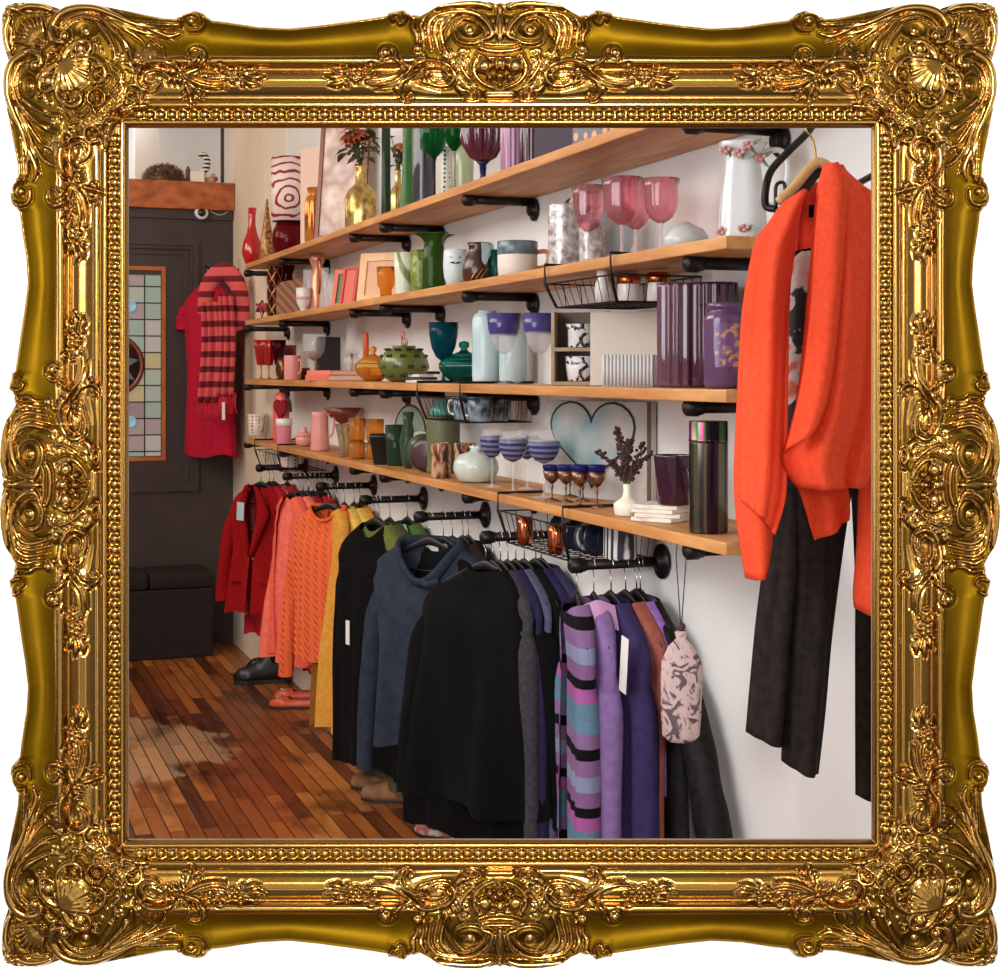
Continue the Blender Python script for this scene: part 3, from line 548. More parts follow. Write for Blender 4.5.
# ------------------------------------------------ top shelf
solo('twisted_vase', 'glossy red vase with slanted lip at the far end of the top shelf', 'vase', 252, .17, 0, 20, 208, [(.35,0),(.6,.03),(.95,.18),(1,.28),(.85,.42),(.5,.58),(.36,.72),(.36,.86),(.46,1)], C_RED, .003, fn=lambda t, j, r, z: r)
def amber_mottle():
    m = noisy('mottled_amber', (120, 50, 12), (236, 168, 84), 60, .15, .6, .003); PB(m).inputs['Transmission Weight'].default_value = .3; return m
M_MOTT = amber_mottle()
solo('amber_decanter', 'pointed mottled amber glass vase between red vase and table lamp', 'vase', 267, .14, 0, 15, 199, [(.6,0),(.95,.06),(1,.2),(.8,.4),(.6,.55),(.35,.75),(.12,1)], M_MOTT, .002)
t = thing('table_lamp', 'table lamp with red scroll printed white shade and garnet glass base', 'lamp', at(289, .12, 0), ROT)
px = PX(289, .12); hb = ht(289, .12, 0, 222); hs = ht(289, .12, 0, 158)
cup([(.5,0),(.85,.12),(1,.45),(.95,.75),(.7,1)], 17*px, hb, .003).build('lamp_base', glass('garnet_base', (120, 16, 24), .08, .5), t)
def scroll_shade():
    m = mat('scroll_print', (236, 220, 214), .7); v = coords(m); w_ = nd(m, 'ShaderNodeTexWave', wave_type='RINGS', rings_direction='X', Scale=9, Distortion=5, Detail=2); w_.inputs['Detail Scale'].default_value = 1.2; ofs = nd(m, 'ShaderNodeVectorMath', operation='ADD'); ofs.inputs[1].default_value = (0, .02, -.27); lk(m, v, ofs.inputs[0]); lk(m, ofs.outputs[0], w_.inputs['Vector'])
    lk(m, ramp(m, w_.outputs['Fac'], [(0, (236, 216, 208)), (.78, (236, 216, 208)), (.84, (150, 36, 40))]), PB(m).inputs['Base Color']); return m
MB().lathe([(17.5*px, hb+.002),(17.5*px, hs),(17*px, hs),(17*px, hb+.002)], 40, close=True).build('lamp_shade', scroll_shade(), t)
MB().lathe([(0,hb-.004),(16.5*px,hb),(16.8*px,hb+.006),(0,hb+.006)], 30).build('shade_ring', C_BLACK, t)
# tall pale canvas box behind the fluted vase
t = thing('canvas_box', 'pale pink tall canvas box with brown side behind the amber fluted vase', 'box', at(318, .09, 0), ROT+FR*.35)
hh = ht(318, .09, 0, 140); px = PX(318, .09)
MB().box(-.10, .085, -.02, .02, 0, hh*.93, ch=.002).build('face', mat('pink_canvas', (228, 196, 176), .8), t); MB().box(.0855, .108, -.02, .02, 0, hh*.95, ch=.001).build('side', mat('box_brown', (112, 62, 40), .6), t)
def metalfl(name, c1, c2): return noisy(name, c1, c2, 12, .18, .05, .001, metal=.6)
solo('fluted_vase', 'amber fluted metallic glass vase in front of the pale canvas box', 'vase', 317, .18, 0, 24, 188, [(.85,0),(1,.04),(1,.7),(.85,.82),(.72,.88),(.78,1)], metalfl('amber_lustre', (150, 72, 20), (228, 150, 70)), .003, fn=flute(12, .06))
def picture(name, label, u, b, k, wpx, v, mf, mp, yaw, tilt=.12, fw=.02, grp=None, cat='picture frame', wd=None):
    H = ht(u, b, k, v); Wd = wd or wpx*PX(u, b); t = thing(name, label, cat, at(u, b, k), ROT+yaw, grp)
    M = Matrix.Rotation(-tilt, 4, 'X'); f = MB(); H /= math.cos(tilt)
    f.box(-Wd/2, Wd/2, 0, .014, 0, fw, M); f.box(-Wd/2, Wd/2, 0, .014, H-fw, H, M); f.box(-Wd/2, -Wd/2+fw, 0, .014, fw, H-fw, M); f.box(Wd/2-fw, Wd/2, 0, .014, fw, H-fw, M); f.build('frame', mf, t)
    MB().box(-Wd/2+fw, Wd/2-fw, .006, .012, fw, H-fw, M).build('picture', mp, t); return t
def blotch(name, cols, scale=10, rough=.4):
    m = mat(name, cols[0], rough); n = nd(m, 'ShaderNodeTexVoronoi', Scale=scale); n2 = nd(m, 'ShaderNodeTexNoise', Scale=scale*.6, Detail=3); lk(m, coords(m), n2.inputs['Vector']); lk(m, n2.outputs['Color'], n.inputs['Vector'])
    lk(m, ramp(m, n2.outputs[0], [(.3+.4*i/(len(cols)-1), c) for i, c in enumerate(cols)]), PB(m).inputs['Base Color']); return m
M_MAHOG = mat('mahogany', (118, 44, 28), .35)
picture('picture_frame', 'mahogany picture frame with pale sketches leaning beside the gold vase of autumn flowers', 338, .15, 0, 30, 118, M_MAHOG, blotch('pale_sketch', [(214, 196, 190), (176, 140, 130), (226, 206, 190), (140, 110, 120)], 9), FR*.55, .10, .018, wd=.24)
# vases with autumn flowers
M_LEAF = noisy('dark_leaf', (44, 56, 24), (84, 92, 40), 12, .55); M_PETAL = mat('orange_petal', (206, 110, 40), .5); M_RUST = mat('rust_petal', (150, 62, 30), .5); M_SEED = mat('seed_head', (50, 28, 16), .8)
def leaf(mb, M, L, Wd, curl=.3):
    vs = []; fs = []; n = 6
    for i in range(n+1):
        s = i/n; wd = Wd*math.sin(math.pi*min(s*1.0+.04, 1))**.8; z = -curl*L*s*s
        vs += [(-wd/2, L*s, z+abs(wd)*.12), (0, L*s, z), (wd/2, L*s, z+abs(wd)*.12)]
    for i in range(n):
        for j in (0, 1): a = i*3+j; fs.append((a, a+1, a+4, a+3))
    mb.add(vs, fs, True, M)
def bouquet(label, loc, z0, spread, h, nl, nf, rs, ls=.05, fs_=.045):
    r = random.Random(rs); t = thing('autumn_flowers', label, 'flowers', loc, ROT); st = MB(); lf = MB(); pe = MB(); sd = MB(); ru = MB()
    for i in range(nl+nf):
        az = r.uniform(0, 2*math.pi); el = r.uniform(.15, 1.0); d = Vector((math.cos(az)*el, math.sin(az)*el, 1)).normalized(); tip = Vector((0,0,z0))+Vector((d.x*spread*r.uniform(.6,1.1), d.y*spread*.8, h*r.uniform(.35, 1)))
        st.tube(smooth_path([(0,0,z0-.05), (d.x*.01, d.y*.01, z0), tuple((Vector((0,0,z0))+tip)/2+Vector((0,0,.01))), tuple(tip)], 3), .0015, 5)
        q = d.to_track_quat('Z', 'Y').to_matrix().to_4x4()
        if i < nl:
            for s_ in range(3): leaf(lf, Matrix.Translation(tip-Vector((0,0,.02*s_))) @ Matrix.Rotation(r.uniform(0,6.28), 4, 'Z') @ Matrix.Rotation(r.uniform(-.3,.5), 4, 'X'), ls*r.uniform(.7,1.2), ls*.5, .4)
        else:
            T_ = Matrix.Translation(tip) @ q
            for s_ in range(13): leaf(pe if i % 2 else ru, T_ @ Matrix.Rotation(s_*2*math.pi/13, 4, 'Z') @ Matrix.Rotation(.25, 4, 'X'), fs_, fs_*.34, .3)
            sd.ball(tip+d*.004, fs_*.28, 8, 1, 1, .6)
    st.build('stem', M_LEAF, t); lf.build('leaf', M_LEAF, t)['kind'] = 'stuff'
    if nf > 0: sd.build('seed_head', M_SEED, t); pe.v and pe.build('petals', M_PETAL, t); ru.v and ru.build('rust_petals', M_RUST, t)
    return t
V_BOTT = [(.9,0),(1,.05),(1,.5),(.75,.62),(.36,.72),(.33,.95),(.42,1)]
t, R, H = vessel('gold_vase', 'gold mercury glass bottle vase holding autumn flowers on the top shelf', 'vase', 361, .15, 0, 32, 165, V_BOTT, M_MERC, .003, fn=flute(8, .02))
bouquet('large orange and dark green autumn flowers in the gold bottle vase', at(361, .15, 0)+Vector((0,0,.0)), H, .11, .15, 14, 7, 4, .06, .05)
t, R, H = vessel('gold_vase', 'small gold vase beyond the dark green slab vase', 'vase', 398, .10, 0, 18, 170, V_BOTT, M_MERC, .003)
bouquet('small bunch of rust flowers in the small gold vase', at(398, .10, 0), H, .05, .12, 7, 4, 5, .045, .03)
solo('slab_vase', 'narrow dark green tall glass vase between two gold vases', 'vase', 386, .17, 0, 10, 108, [(1,0),(1,.02),(.9,.5),(.9,1)], glass('bottle_green_glass', (52, 70, 50), .1, .4), .002)
solo('tall_vase', 'tall clear green glass vase flaring at the foot on top shelf', 'vase', 408, .15, 0, 18, 104, [(.95,0),(1,.06),(.75,.25),(.6,.5),(.6,.8),(.8,1)], glass('leaf_green_glass', (120, 170, 110), .05, .8), .003)
solo('cylinder_vase', 'wide smoky grey cylinder glass vase under the emerald goblet', 'vase', 424, .13, 0, 24, 128, CYL, G_SMOKE, .003)
GL = [(.3,.02),(.75,.16),(1,.42),(.98,.7),(.82,1)]
goblet('round emerald glass goblet with dark stem standing left on the top shelf', 434, .17, 0, 26, 112, GL, G_EMER, .50, glass('dark_stem', (50, 40, 48), .1, .4), grp='emerald goblets', fn=flute(10,.03), name='emerald_goblet', foot=.6, sr=.006)
goblet('plain round emerald glass goblet right beside the crystal compote', 455, .15, 0, 22, 105, GL, glass('bright_emerald', (10, 120, 56)), .50, G_LILAC, grp='emerald goblets', name='emerald_goblet', foot=.7, sr=.005)
def dotted(name, c1, c2, s): 
    m = mat(name, c1, .3); v = nd(m, 'ShaderNodeTexVoronoi', Scale=s, Randomness=.2); lk(m, coords(m), v.inputs['Vector']); lk(m, ramp(m, v.outputs['Distance'], [(.30, c2), (.36, c1)]), PB(m).inputs['Base Color']); return m
solo('fretwork_vase', 'pale vase with dark fretwork dots behind the emerald goblets', 'vase', 447, .11, 0, 13, 147, CYL, dotted('fretwork', (206, 206, 188), (60, 62, 54), 70), .003)
solo('celery_vase', 'pale green glass cylinder vase behind the crystal compote', 'vase', 463, .12, 0, 24, 138, [(.85,0),(.9,.04),(.92,.6),(1,1)], G_PALEG, .003)
goblet('ribbed ruby and indigo crystal compote bowl on the top shelf', 483, .16, 0, 42, 118, [(.25,.01),(.6,.12),(.92,.4),(1,.6),(.95,.8),(1,1)], mat('ruby_crystal', (96, 34, 54), .05, Alpha=.75, Coat_Weight=.8), .36, glass('indigo_crystal', (40, 44, 96), .05, .5), foot=.42, sr=.012, fn=flute(12,.13), name='crystal_compote', cat='compote')
solo('ribbed_vase', 'lilac ribbed glass cylinder vase right of the crystal compote', 'vase', 514, .14, 0, 27, 96, CYL, mat('lilac_rib', (176, 128, 158), .1, Alpha=.8, Coat_Weight=.4), .003, fn=flute(18,.03))
solo('ribbed_vase', 'dark plum ribbed glass vase behind the lilac one', 'vase', 532, .12, 0, 24, 90, CYL, G_DPURP, .003, fn=flute(18,.03))
def bookat(label, u, b, k, a_len, dep, hh, m, yaw=0, dz=0, grp='books'):
    t = thing('book', label, 'book', at(u, b, k)+Vector((0,0,dz)), ROT+yaw, grp)
    MB().box(-a_len/2+.002, a_len/2-.002, -dep/2+.003, dep/2-.002, .0025, hh-.0025).build('pages', M_PAPER, t)
    c = MB(); c.box(-a_len/2, a_len/2, -dep/2, dep/2, 0, .0024); c.box(-a_len/2, a_len/2, -dep/2, dep/2, hh-.0024, hh); c.box(-a_len/2, a_len/2, -dep/2, -dep/2+.0024, .0024, hh-.0024); c.build('cover', m, t); return t
box_thing('gift_box', 'dark purple upright box at the near end of the top shelf display', 'box', 565, .13, 0, .20, .06, .20, mat('deep_purple', (38, 22, 46), .6), .2)
t = box_thing('gift_box', 'indigo box with gold and orange dots beside the purple box', 'box', 602, .12, 0, .18, .05, .16, dotted('gold_dots', (34, 20, 46), (200, 130, 70), 26), .2)
# ------------------------------------------------ second shelf
def star_orn():
    t = thing('flower_ornament', 'small dark red metal flower ornament at the far end of second shelf', 'ornament', at(262, .16, 1), ROT+1.1); mb = MB()
    for q in range(6): leaf(mb, Matrix.Translation((0,0,.062)) @ Matrix.Rotation(math.pi/2, 4, 'X') @ Matrix.Rotation(q*math.pi/3, 4, 'Z'), .04, .024, .2)
    mb.build('petals', mat('dark_red_metal', (120, 22, 26), .3, .5), t); MB().tube([(0,0,0),(0,0,.06)], .004, 8).build('stem', M_COPPER, t); MB().lathe([(0,0),(.02,0),(.02,.004),(0,.006)], 16).build('base', M_COPPER, t)
star_orn()
t, R, H = vessel('lattice_candle_holder', 'gold lattice cylinder candle holder with dark red glass inside', 'candle holder', 275, .16, 1, 14, 266, CYL, glass('inner_garnet', (90, 14, 22), .1, .3), .002, part='glass_liner')
mb = MB(); nn = 5
for s_ in (1, -1):
    for q in range(nn):
        mb.tube([((R+.003)*math.cos(2*math.pi*q/nn+s_*x*4.2), (R+.003)*math.sin(2*math.pi*q/nn+s_*x*4.2), x*H) for x in [i/24 for i in range(25)]], .0022, 5)
for z in (.002, H-.001): mb.tube([((R+.003)*math.cos(x*math.pi/12), (R+.003)*math.sin(x*math.pi/12), z) for x in range(24)], .0025, 5, cyc=True)
mb.build('lattice', M_BRASS, t)
def stripes(name, c1, c2, scale, ax='X', rough=.6, dist=0):
    m = mat(name, c1, rough); w_ = nd(m, 'ShaderNodeTexWave', bands_direction=ax, Scale=scale, Distortion=dist); lk(m, coords(m), w_.inputs['Vector']); lk(m, ramp(m, w_.outputs['Fac'], [(.4, c1), (.6, c2)]), PB(m).inputs['Base Color']); return m
solo('dark_vase', 'dark maroon glass vase with bulging sides behind the gold lattice holder', 'vase', 287, .10, 1, 22, 262, [(.5,0),(.8,.2),(1,.4),(.7,.6),(.5,.75),(.8,1)], G_DRED, .003)
def heart_pts(w, h, n=40):
    P_ = []
    for i in range(n):
        t = 2*math.pi*i/n; P_.append((w/2*math.sin(t)**3, h*(.5+(13*math.cos(t)-5*math.cos(2*t)-2*math.cos(3*t)-math.cos(4*t))/29-.06)))
    return P_
def plate_solid(pts, th, M=None, mb=None):            # extruded outline in xz, thickness along y
    n = len(pts); mb = mb or MB(); vs = [(x, -th/2, z) for x, z in pts]+[(x, th/2, z) for x, z in pts]
    return mb.add(vs, [tuple(range(n)), tuple(range(2*n-1, n-1, -1))]+[(i, i+n, (i+1) % n+n, (i+1) % n) for i in range(n)], False, M)
W_STR = stripes('striped_wood', (150, 96, 58), (112, 66, 38), 14, 'DIAGONAL')
px = PX(294, .17); hh = ht(294, .17, 1, 277)
o = plate_solid([(-.075,0),(.06,0),(.07,.04),(.07,hh*.9),(.055,hh),(-.05,hh*.92),(-.075,hh*.75)], .02).build('wooden_board', W_STR); root1(o, 'striped brown wooden board leaning behind the small white cup', 'board', at(292, .15, 1), FR*.7)
t, R, H = vessel('footed_cup', 'small white footed cup with a faint pink band on second shelf', 'cup', 303.5, .19, 1, 15, 288, [(.45,0),(.5,.04),(.4,.1),(.6,.2),(.92,.4),(1,.75),(.98,1)], C_WHITE, .003)
MB().lathe([(R*.985,H*.52),(R*1.01,H*.55),(R*1.0,H*.6),(R*.99,H*.63)], 28).build('band', C_PINK, t)
t, R, H = vessel('copper_pitcher', 'peach copper pitcher with handle behind the white footed cup', 'pitcher', 317, .13, 1, 19, 252, [(.8,0),(.95,.05),(.8,.35),(.55,.6),(.5,.75),(.8,.85),(.85,.92),(.5,1)], mat('peach_copper', (216, 150, 118), .3, .5), .003)
handle(t, R*.6, H*.3, H*.85, .035, .004, M_COPPER, 0)
solo('glass_cylinder', 'clear straight glass cylinder left of the peach pitcher', 'glass', 309, .155, 1, 12, 270, CYL, G_CLEAR, .0015)
t, R, H = vessel('glass_jug', 'clear glass jug with loop handle right of the peach pitcher', 'jug', 325, .17, 1, 12, 268, [(.9,0),(1,.05),(.9,.3),(.6,.6),(.65,.85),(.75,1)], G_CLEAR, .0015)
handle(t, R*.7, H*.15, H*.6, .03, .003, G_CLEAR, .2)
M_CORALP = mat('coral_card', (222, 112, 92), .6)
picture('greeting_card', 'coral card with green panel propped on the second shelf', 341, .15, 1, 12, 269, M_CORALP, blotch('green_print', [(40, 92, 56), (70, 120, 70)], 8), .75, .24, .018, cat='card', wd=.10)
picture('greeting_card', 'plain coral card leaning right behind the green panelled card', 346, .15, 1, 10, 266, mat('red_card', (206, 72, 64), .6), M_CORALP, .75, .24, .012, cat='card', wd=.07)
picture('picture_frame', 'pale carved peach wooden photo frame on second shelf', 379, .12, 1, 26, 252, noisy('peach_wood', (226, 178, 128), (238, 196, 150), 20, .6), mat('peach_mount', (222, 170, 136), .6), FR*.6, .18, .03, wd=.20)
solo('amber_tumbler', 'amber glass tumbler in front of the peach photo frame', 'glass', 386, .17, 1, 19, 267, [(.6,0),(.62,.3),(.9,.42),(.95,.7),(1,1)], G_AMBER, .0025)
def bamboo():
    m = mat('bamboo_print', (216, 220, 196), .3); w_ = nd(m, 'ShaderNodeTexWave', bands_direction='DIAGONAL', Scale=7, Distortion=5, Detail=1); lk(m, coords(m, (1,1,.35)), w_.inputs['Vector']); lk(m, ramp(m, w_.outputs['Fac'], [(.84, (218, 222, 200)), (.95, (124, 138, 84))]), PB(m).inputs['Base Color']); return m
solo('bamboo_vase', 'cream tumbler vase printed with green bamboo', 'vase', 404.5, .16, 1, 22, 253, [(.72,0),(.76,.03),(.92,.6),(1,1)], bamboo(), .003)
solo('textured_vase', 'olive textured glass vase between bamboo vase and ruffled vase', 'vase', 420, .12, 1, 20, 250, [(.7,0),(.9,.2),(1,.5),(.85,.8),(.8,1)], noisy('olive_texture', (90, 110, 40), (150, 160, 80), 60, .2, .8, .004), .003)
def ruffle(t, j, r, z): return r
R_, H_ = 12*PX(434, .15), ht(434, .15, 1, 234)
mb = MB(); prof = [(.0,0),(.95,0),(1,.03),(1,.35),(.98,.6),(.86,.75),(.8,.84),(1.05,.93),(1.45,.985),(1.6,1.0)]
mb.lathe([(r*R_, z*H_) for r, z in prof]+[((r-.09)*R_, z*H_) for r, z in reversed(prof[2:])]+[(0,.01)], 48, fn=lambda t, j, r, z: r*(1+(.28*math.sin(4*t+.8) if z > .97*H_ else (.14*math.sin(4*t+.8) if z > .9*H_ else .015*math.sin(12*t)))))
root1(mb.build('ruffled_vase', glass('moss_glass', (58, 92, 30), .08, .45)), 'dark green glass vase with flared ruffled rim on second shelf', 'vase', at(434, .15, 1))
t, R, H = vessel('face_mug', 'white mug with a drawn moustache face on the second shelf', 'mug', 455.5, .19, 1, 25, 250, [(.5,0),(.7,.04),(.92,.25),(1,.55),(.97,.85),(.93,1)], mat('matt_white_blue', (206, 216, 214), .35), .003)
mb = MB(); q0 = Vector((-.93, -.36, 0)); 
def on_face(x, z, R, yaw): a_ = yaw+x/R; return (R*1.012*math.cos(a_), R*1.012*math.sin(a_), z)
ya = math.radians(-20)-math.pi/2+math.radians(0)
ya = math.atan2(-S(A(455.5,.19),.19).normalized().dot(-EY*-1), 0) if False else None
def view_yaw(u, b):                                    # local azimuth that faces the viewer
    d = -S(A(u, b), b); d.z = 0; d.normalize(); return math.atan2(d.dot(EY), d.dot(EX))
vy = view_yaw(455.5, .19)
for sgn in (-1, 1): mb.tube([on_face(sgn*x, H*(.60+.03*math.sin(x*130)), R*(.985), vy) for x in [i*.0016 for i in range(12)]], [.001+.0022*math.sin(math.pi*min(i/9, 1)) for i in range(12)], 5)
for sgn in (-1, 1): mb.tube([on_face(sgn*(.009+x), H*(.76+.02*math.sin(x*300)), R*.98, vy) for x in [i*.0015 for i in range(6)]], .0013, 5)
mb.build('moustache_drawing', mat('ink_black', (30, 28, 30), .6), t); handle(t, R*.95, H*.3, H*.8, .025, .0045, mat('matt_white_blue2', (206, 216, 214), .35), vy+1.7)
t, R, H = vessel('drip_jug', 'dark brown jug with pale blue drip glaze beside the face mug', 'jug', 479, .16, 1, 34, 243, [(.7,0),(.95,.1),(1,.35),(.85,.62),(.62,.78),(.6,.9),(.7,1)], noisy('brown_drip', (50, 26, 20), (74, 40, 28), 6, .2), .003)
vy = view_yaw(479, .16); mb = MB()
mb.grid(lambda x, y: (R*(1.02-.30*max(0, (y-.45))*1.1)*math.cos(vy+.15+x*1.15), R*(1.02-.30*max(0, y-.45)*1.1)*math.sin(vy+.15+x*1.15), H*(.98-(.42+.12*math.sin(x*9))*(1-y))), 16, 10); mb.build('drip_glaze', mat('drip_blue', (168, 196, 200), .25), t)
mb = MB()
for q in range(3): mb.tube([(R*1.02*math.cos(vy-.5+q*.28+x*.5), R*1.02*math.sin(vy-.5+q*.28+x*.5), H*(.08+.3*x)) for x in [i/6 for i in range(7)]], .0012, 5)
mb.build('gold_stroke', M_BRASS, t)
solo('teal_tumbler', 'small teal glass tumbler tucked behind the drip jug', 'glass', 497, .12, 1, 15, 250, CUPP, G_TEAL2, .002)
t, R, H = vessel('two_tone_mug', 'cream mug with slate blue rim band near shelf bracket', 'mug', 517.5, .17, 1, 40, 242, [(.9,0),(.97,.03),(1,.3),(1,.97),(.98,1)], mat('cream_matt', (222, 210, 198), .5), .003)
MB().lathe([(R*1.004,H*.62),(R*1.018,H*.63),(R*1.018,H*.99),(R*.99,H*1.01)], 36).build('rim_band', noisy('slate_glaze', (70, 88, 98), (120, 136, 142), 30, .25), t)
handle(t, R, H*.25, H*.7, .03, .006, mat('orange_handle', (206, 130, 84), .4), view_yaw(517, .17)+1.5)
# mosaic disc and crackled silver vases
px = PX(582, .06); t = thing('mosaic_plate', 'round mosaic plate standing behind the crackled silver vases', 'plate', at(577, .075, 1), ROT+.22); rr = 36*px*1.1
def mosaic():
    m = mat('mosaic', (180,180,170), .4); v = nd(m, 'ShaderNodeTexVoronoi', Scale=42); lk(m, coords(m), v.inputs['Vector']); sp = nd(m, 'ShaderNodeSeparateColor'); lk(m, v.outputs['Color'], sp.inputs[0])
    lk(m, ramp(m, sp.outputs[0], [(0, (214, 206, 196)), (.3, (40, 44, 48)), (.42, (160, 176, 168)), (.62, (206, 176, 118)), (.75, (226, 220, 214)), (.9, (90, 104, 104))], True), PB(m).inputs['Base Color']); return m
MB().lathe([(0,-.006),(rr*.95,-.006),(rr,0),(rr*.95,.006),(0,.004)], 40, Matrix.Translation((0,0,rr)) @ RX).build('disc', mosaic(), t)
MB().box(-.04, .04, .0, .03, 0, .012).build('stand', C_BLACK, t)
M_CRACK = noisy('crackle_silver', (150, 140, 138), (236, 232, 230), 55, .25, .7, .004, metal=.35)
solo('silver_vase', 'tall crackled silver cylinder vase standing left of its twin', 'vase', 565, .15, 1, 34, 205, CYL, M_CRACK, .003, grp='crackled silver vases')
solo('silver_vase', 'shorter crackled silver cylinder vase under the first pink goblet', 'vase', 592, .18, 1, 26, 224, CYL, M_CRACK, .003, grp='crackled silver vases')
for lab, u, b, w_, v in (('farthest pink glass goblet with its bowl before the silver vase', 588, .20, 34, 186), ('tall pink glass goblet with wide flared rim, second from left', 622, .205, 42, 178), ('pink glass goblet half hidden behind the widest pink goblet', 636, .13, 34, 184), ('nearest pink glass goblet beside the glass dome', 661, .17, 38, 179)):
    goblet(lab, u, b, 1, w_, v, [(.2,.0),(.62,.12),(.82,.32),(.88,.55),(.86,.8),(1,1)], G_PINK, .40, mat('clear_pink_stem', (226, 200, 196), .05, Alpha=.4), name='pink_goblet', grp='pink glass goblets', foot=.75, fn=flute(12,.02), sr=.005)
t, R, H = vessel('covered_dish', 'frosted white glass covered dish next to the pink goblets', 'dish', 686, .13, 1, 46, 222, [(.5,0),(.9,.1),(1,.35),(.98,.5),(.75,.75),(.3,.92),(.1,1)], mat('frosted_white', (222, 226, 224), .2, Alpha=.7), .003)
solo('glass_bowl', 'pale blue clear glass bowl behind the goblet stems', 'bowl', 610, .10, 1, 52, 212, [(.3,0),(.6,.06),(.9,.4),(1,.8),(.9,1)], mat('pale_blue_clear', (190, 204, 212), .08, Alpha=.4), .003)
# porcelain pitcher with modelled flowers
u_, b_ = 742, .13; R = 24*PX(u_, b_); H = ht(u_, b_, 1, 143); t = thing('porcelain_pitcher', 'tall white porcelain pitcher with modelled roses behind the orange cardigan', 'pitcher', at(u_, b_, 1), ROT)
C_PORC = mat('white_porcelain', (226, 232, 232), .18, Coat_Weight=.5)
cup([(.95,0),(1,.04),(.98,.25),(.9,.5),(.78,.7),(.72,.85),(.9,.96),(1.0,1)], R, H, .003, fn=lambda t, j, r, z: r*(1+.05*math.cos(5*t))).build('body', C_PORC, t)
vy = view_yaw(u_, b_); handle(t, R*.8, H*.35, H*.9, .05, .006, C_PORC, vy+1.57)
def rose(mb, c, r):
    for q in range(9): a_ = q*2.4; rr_ = r*(.25+.09*q); mb.ball((c[0]+rr_*.7*math.cos(a_), c[1]-.002*(9-q), c[2]+rr_*.7*math.sin(a_)), r*.42, 6)
for grp_ in (((-.055,.83),(-.02,.94),(.03,.90),(.0,.86)),((-.01,.12),(-.05,.06),(.04,.10))):
  mr = MB(); ml = MB()
  for (dx_, z_) in grp_:
    a_ = vy+dx_/R*-1; c = (R*.93*math.cos(a_), R*.93*math.sin(a_), H*z_); rose(mr, c, .011)
    for q in range(3): leaf(ml, Matrix.Translation(c) @ Matrix.Rotation(q*2.1+dx_*60, 4, 'Y') @ Matrix.Rotation(1.2, 4, 'X'), .024, .012)
  mr.build('rose_spray', mat('rose_pink', (222, 170, 166), .4), t); ml.build('leaves', mat('leaf_green_glaze', (130, 160, 138), .4), t)
# ------------------------------------------------ third shelf
TB = [(.55,0),(.6,.08),(.75,.4),(.9,.7),(1,1)]
for lab, u, b, m_ in (('red ribbed glass goblet farthest left on the third shelf', 261, .18, G_RED), ('red ribbed glass goblet second from the left', 269, .19, G_RED), ('garnet glass goblet third from the left, beside the pink mug', 279, .15, G_DRED)):
    goblet(lab, u, b, 2, 14, 340, TB, m_, .36, G_AMBER if m_ is G_RED else None, name='ribbed_goblet', grp='red ribbed goblets', foot=.7, fn=flute(8,.07), sr=.005)
solo('round_pot', 'round dark bronze pot behind the pink mug', 'pot', 283, .16, 2, 15, 358, [(.5,0),(.9,.2),(1,.5),(.8,.85),(.6,1)], metalfl('dark_bronze', (60, 24, 16), (130, 80, 40)), .003)
box_thing('red_tile', 'dark red tile leaning behind the pink mug', 'tile', 289, .08, 2, .07, .015, ht(289,.08,2,345), mat('dark_red_tile', (112, 24, 30), .4), 1.0)
t, R, H = vessel('pink_mug', 'straight dusty pink mug on third shelf', 'mug', 292.5, .20, 2, 17, 355.5, CYL, C_PINK, .003); handle(t, R, H*.25, H*.78, .022, .0045, C_PINK, view_yaw(292,.2)+.7)
solo('bronze_bowl', 'small dark bronze bowl between the pink mug and coupe glass', 'bowl', 303, .13, 2, 14, 368, BOWL, metalfl('bronze2', (70, 38, 24), (140, 90, 50)), .003)
goblet('coupe glass of brown drink with white foam on third shelf', 314, .17, 2, 23, 334, [(.15,.0),(.55,.10),(.9,.34),(1,.6),(1,.85),(.97,1)], G_CLEAR, .42, G_CLEAR, name='coupe_glass', foot=.6, liquid=mat('brown_drink', (120, 54, 32), .15))
MB().lathe([(0,0),(.010,.0),(.008,.008),(.002,.022),(0,.024)], 14).build('foam', mat('cream_foam', (232, 222, 210), .8), bpy.data.objects['coupe_glass'])
bpy.data.objects['foam'].location = (-.005,0,ht(314,.17,2,334)*.74)
solo('olive_vase', 'olive glass vase behind the coupe glass', 'vase', 321, .09, 2, 16, 340, [(.6,0),(.9,.2),(1,.6),(.7,1)], noisy('olive_glass', (110, 100, 46), (160, 146, 80), 30, .2, .4), .003)
box_thing('dark_book', 'thin dark upright book right of the coupe glass', 'book', 328.5, .10, 2, .02, .12, ht(328,.10,2,337), mat('book_black', (36, 34, 36), .5), .5)
b1 = bookat('lower pink spined book of the stack under the clear oil lamp', 335, .16, 2, .235, .16, .022, M_CORALP, .15); b2 = bookat('upper coral book of the stack under the clear oil lamp', 333, .16, 2, .20, .13, .018, mat('coral_book', (228, 124, 104), .5), .25, .0224)
t = thing('oil_lamp', 'clear glass oil lamp with tall chimney on the third shelf', 'lamp', at(350, .165, 2)+Vector((0,0,.0)), ROT); H = ht(350,.165,2,315); t.location = at(357, .15, 2); H = ht(357,.15,2,316); p_ = PX(357,.15)
t.location = at(352, .07, 2); H = ht(352,.07,2,316); p_ = PX(352,.07)
cup([(.9,0),(.5,.06),(.3,.2),(.5,.35),(.9,.45),(1,.55),(.6,.62)], 9*p_, H*.6, .002).build('font', G_CLEAR, t); MB().lathe([(6*p_,H*.38),(8*p_,H*.46),(6*p_,H*.6),(5.5*p_,H),(5*p_,H),(5.5*p_,H*.6)], 24, close=True).build('chimney', G_CLEAR, t); MB().tube([(0,0,.01),(0,0,H*.42)], .006, 8).build('wick_holder', M_COPPER, t)
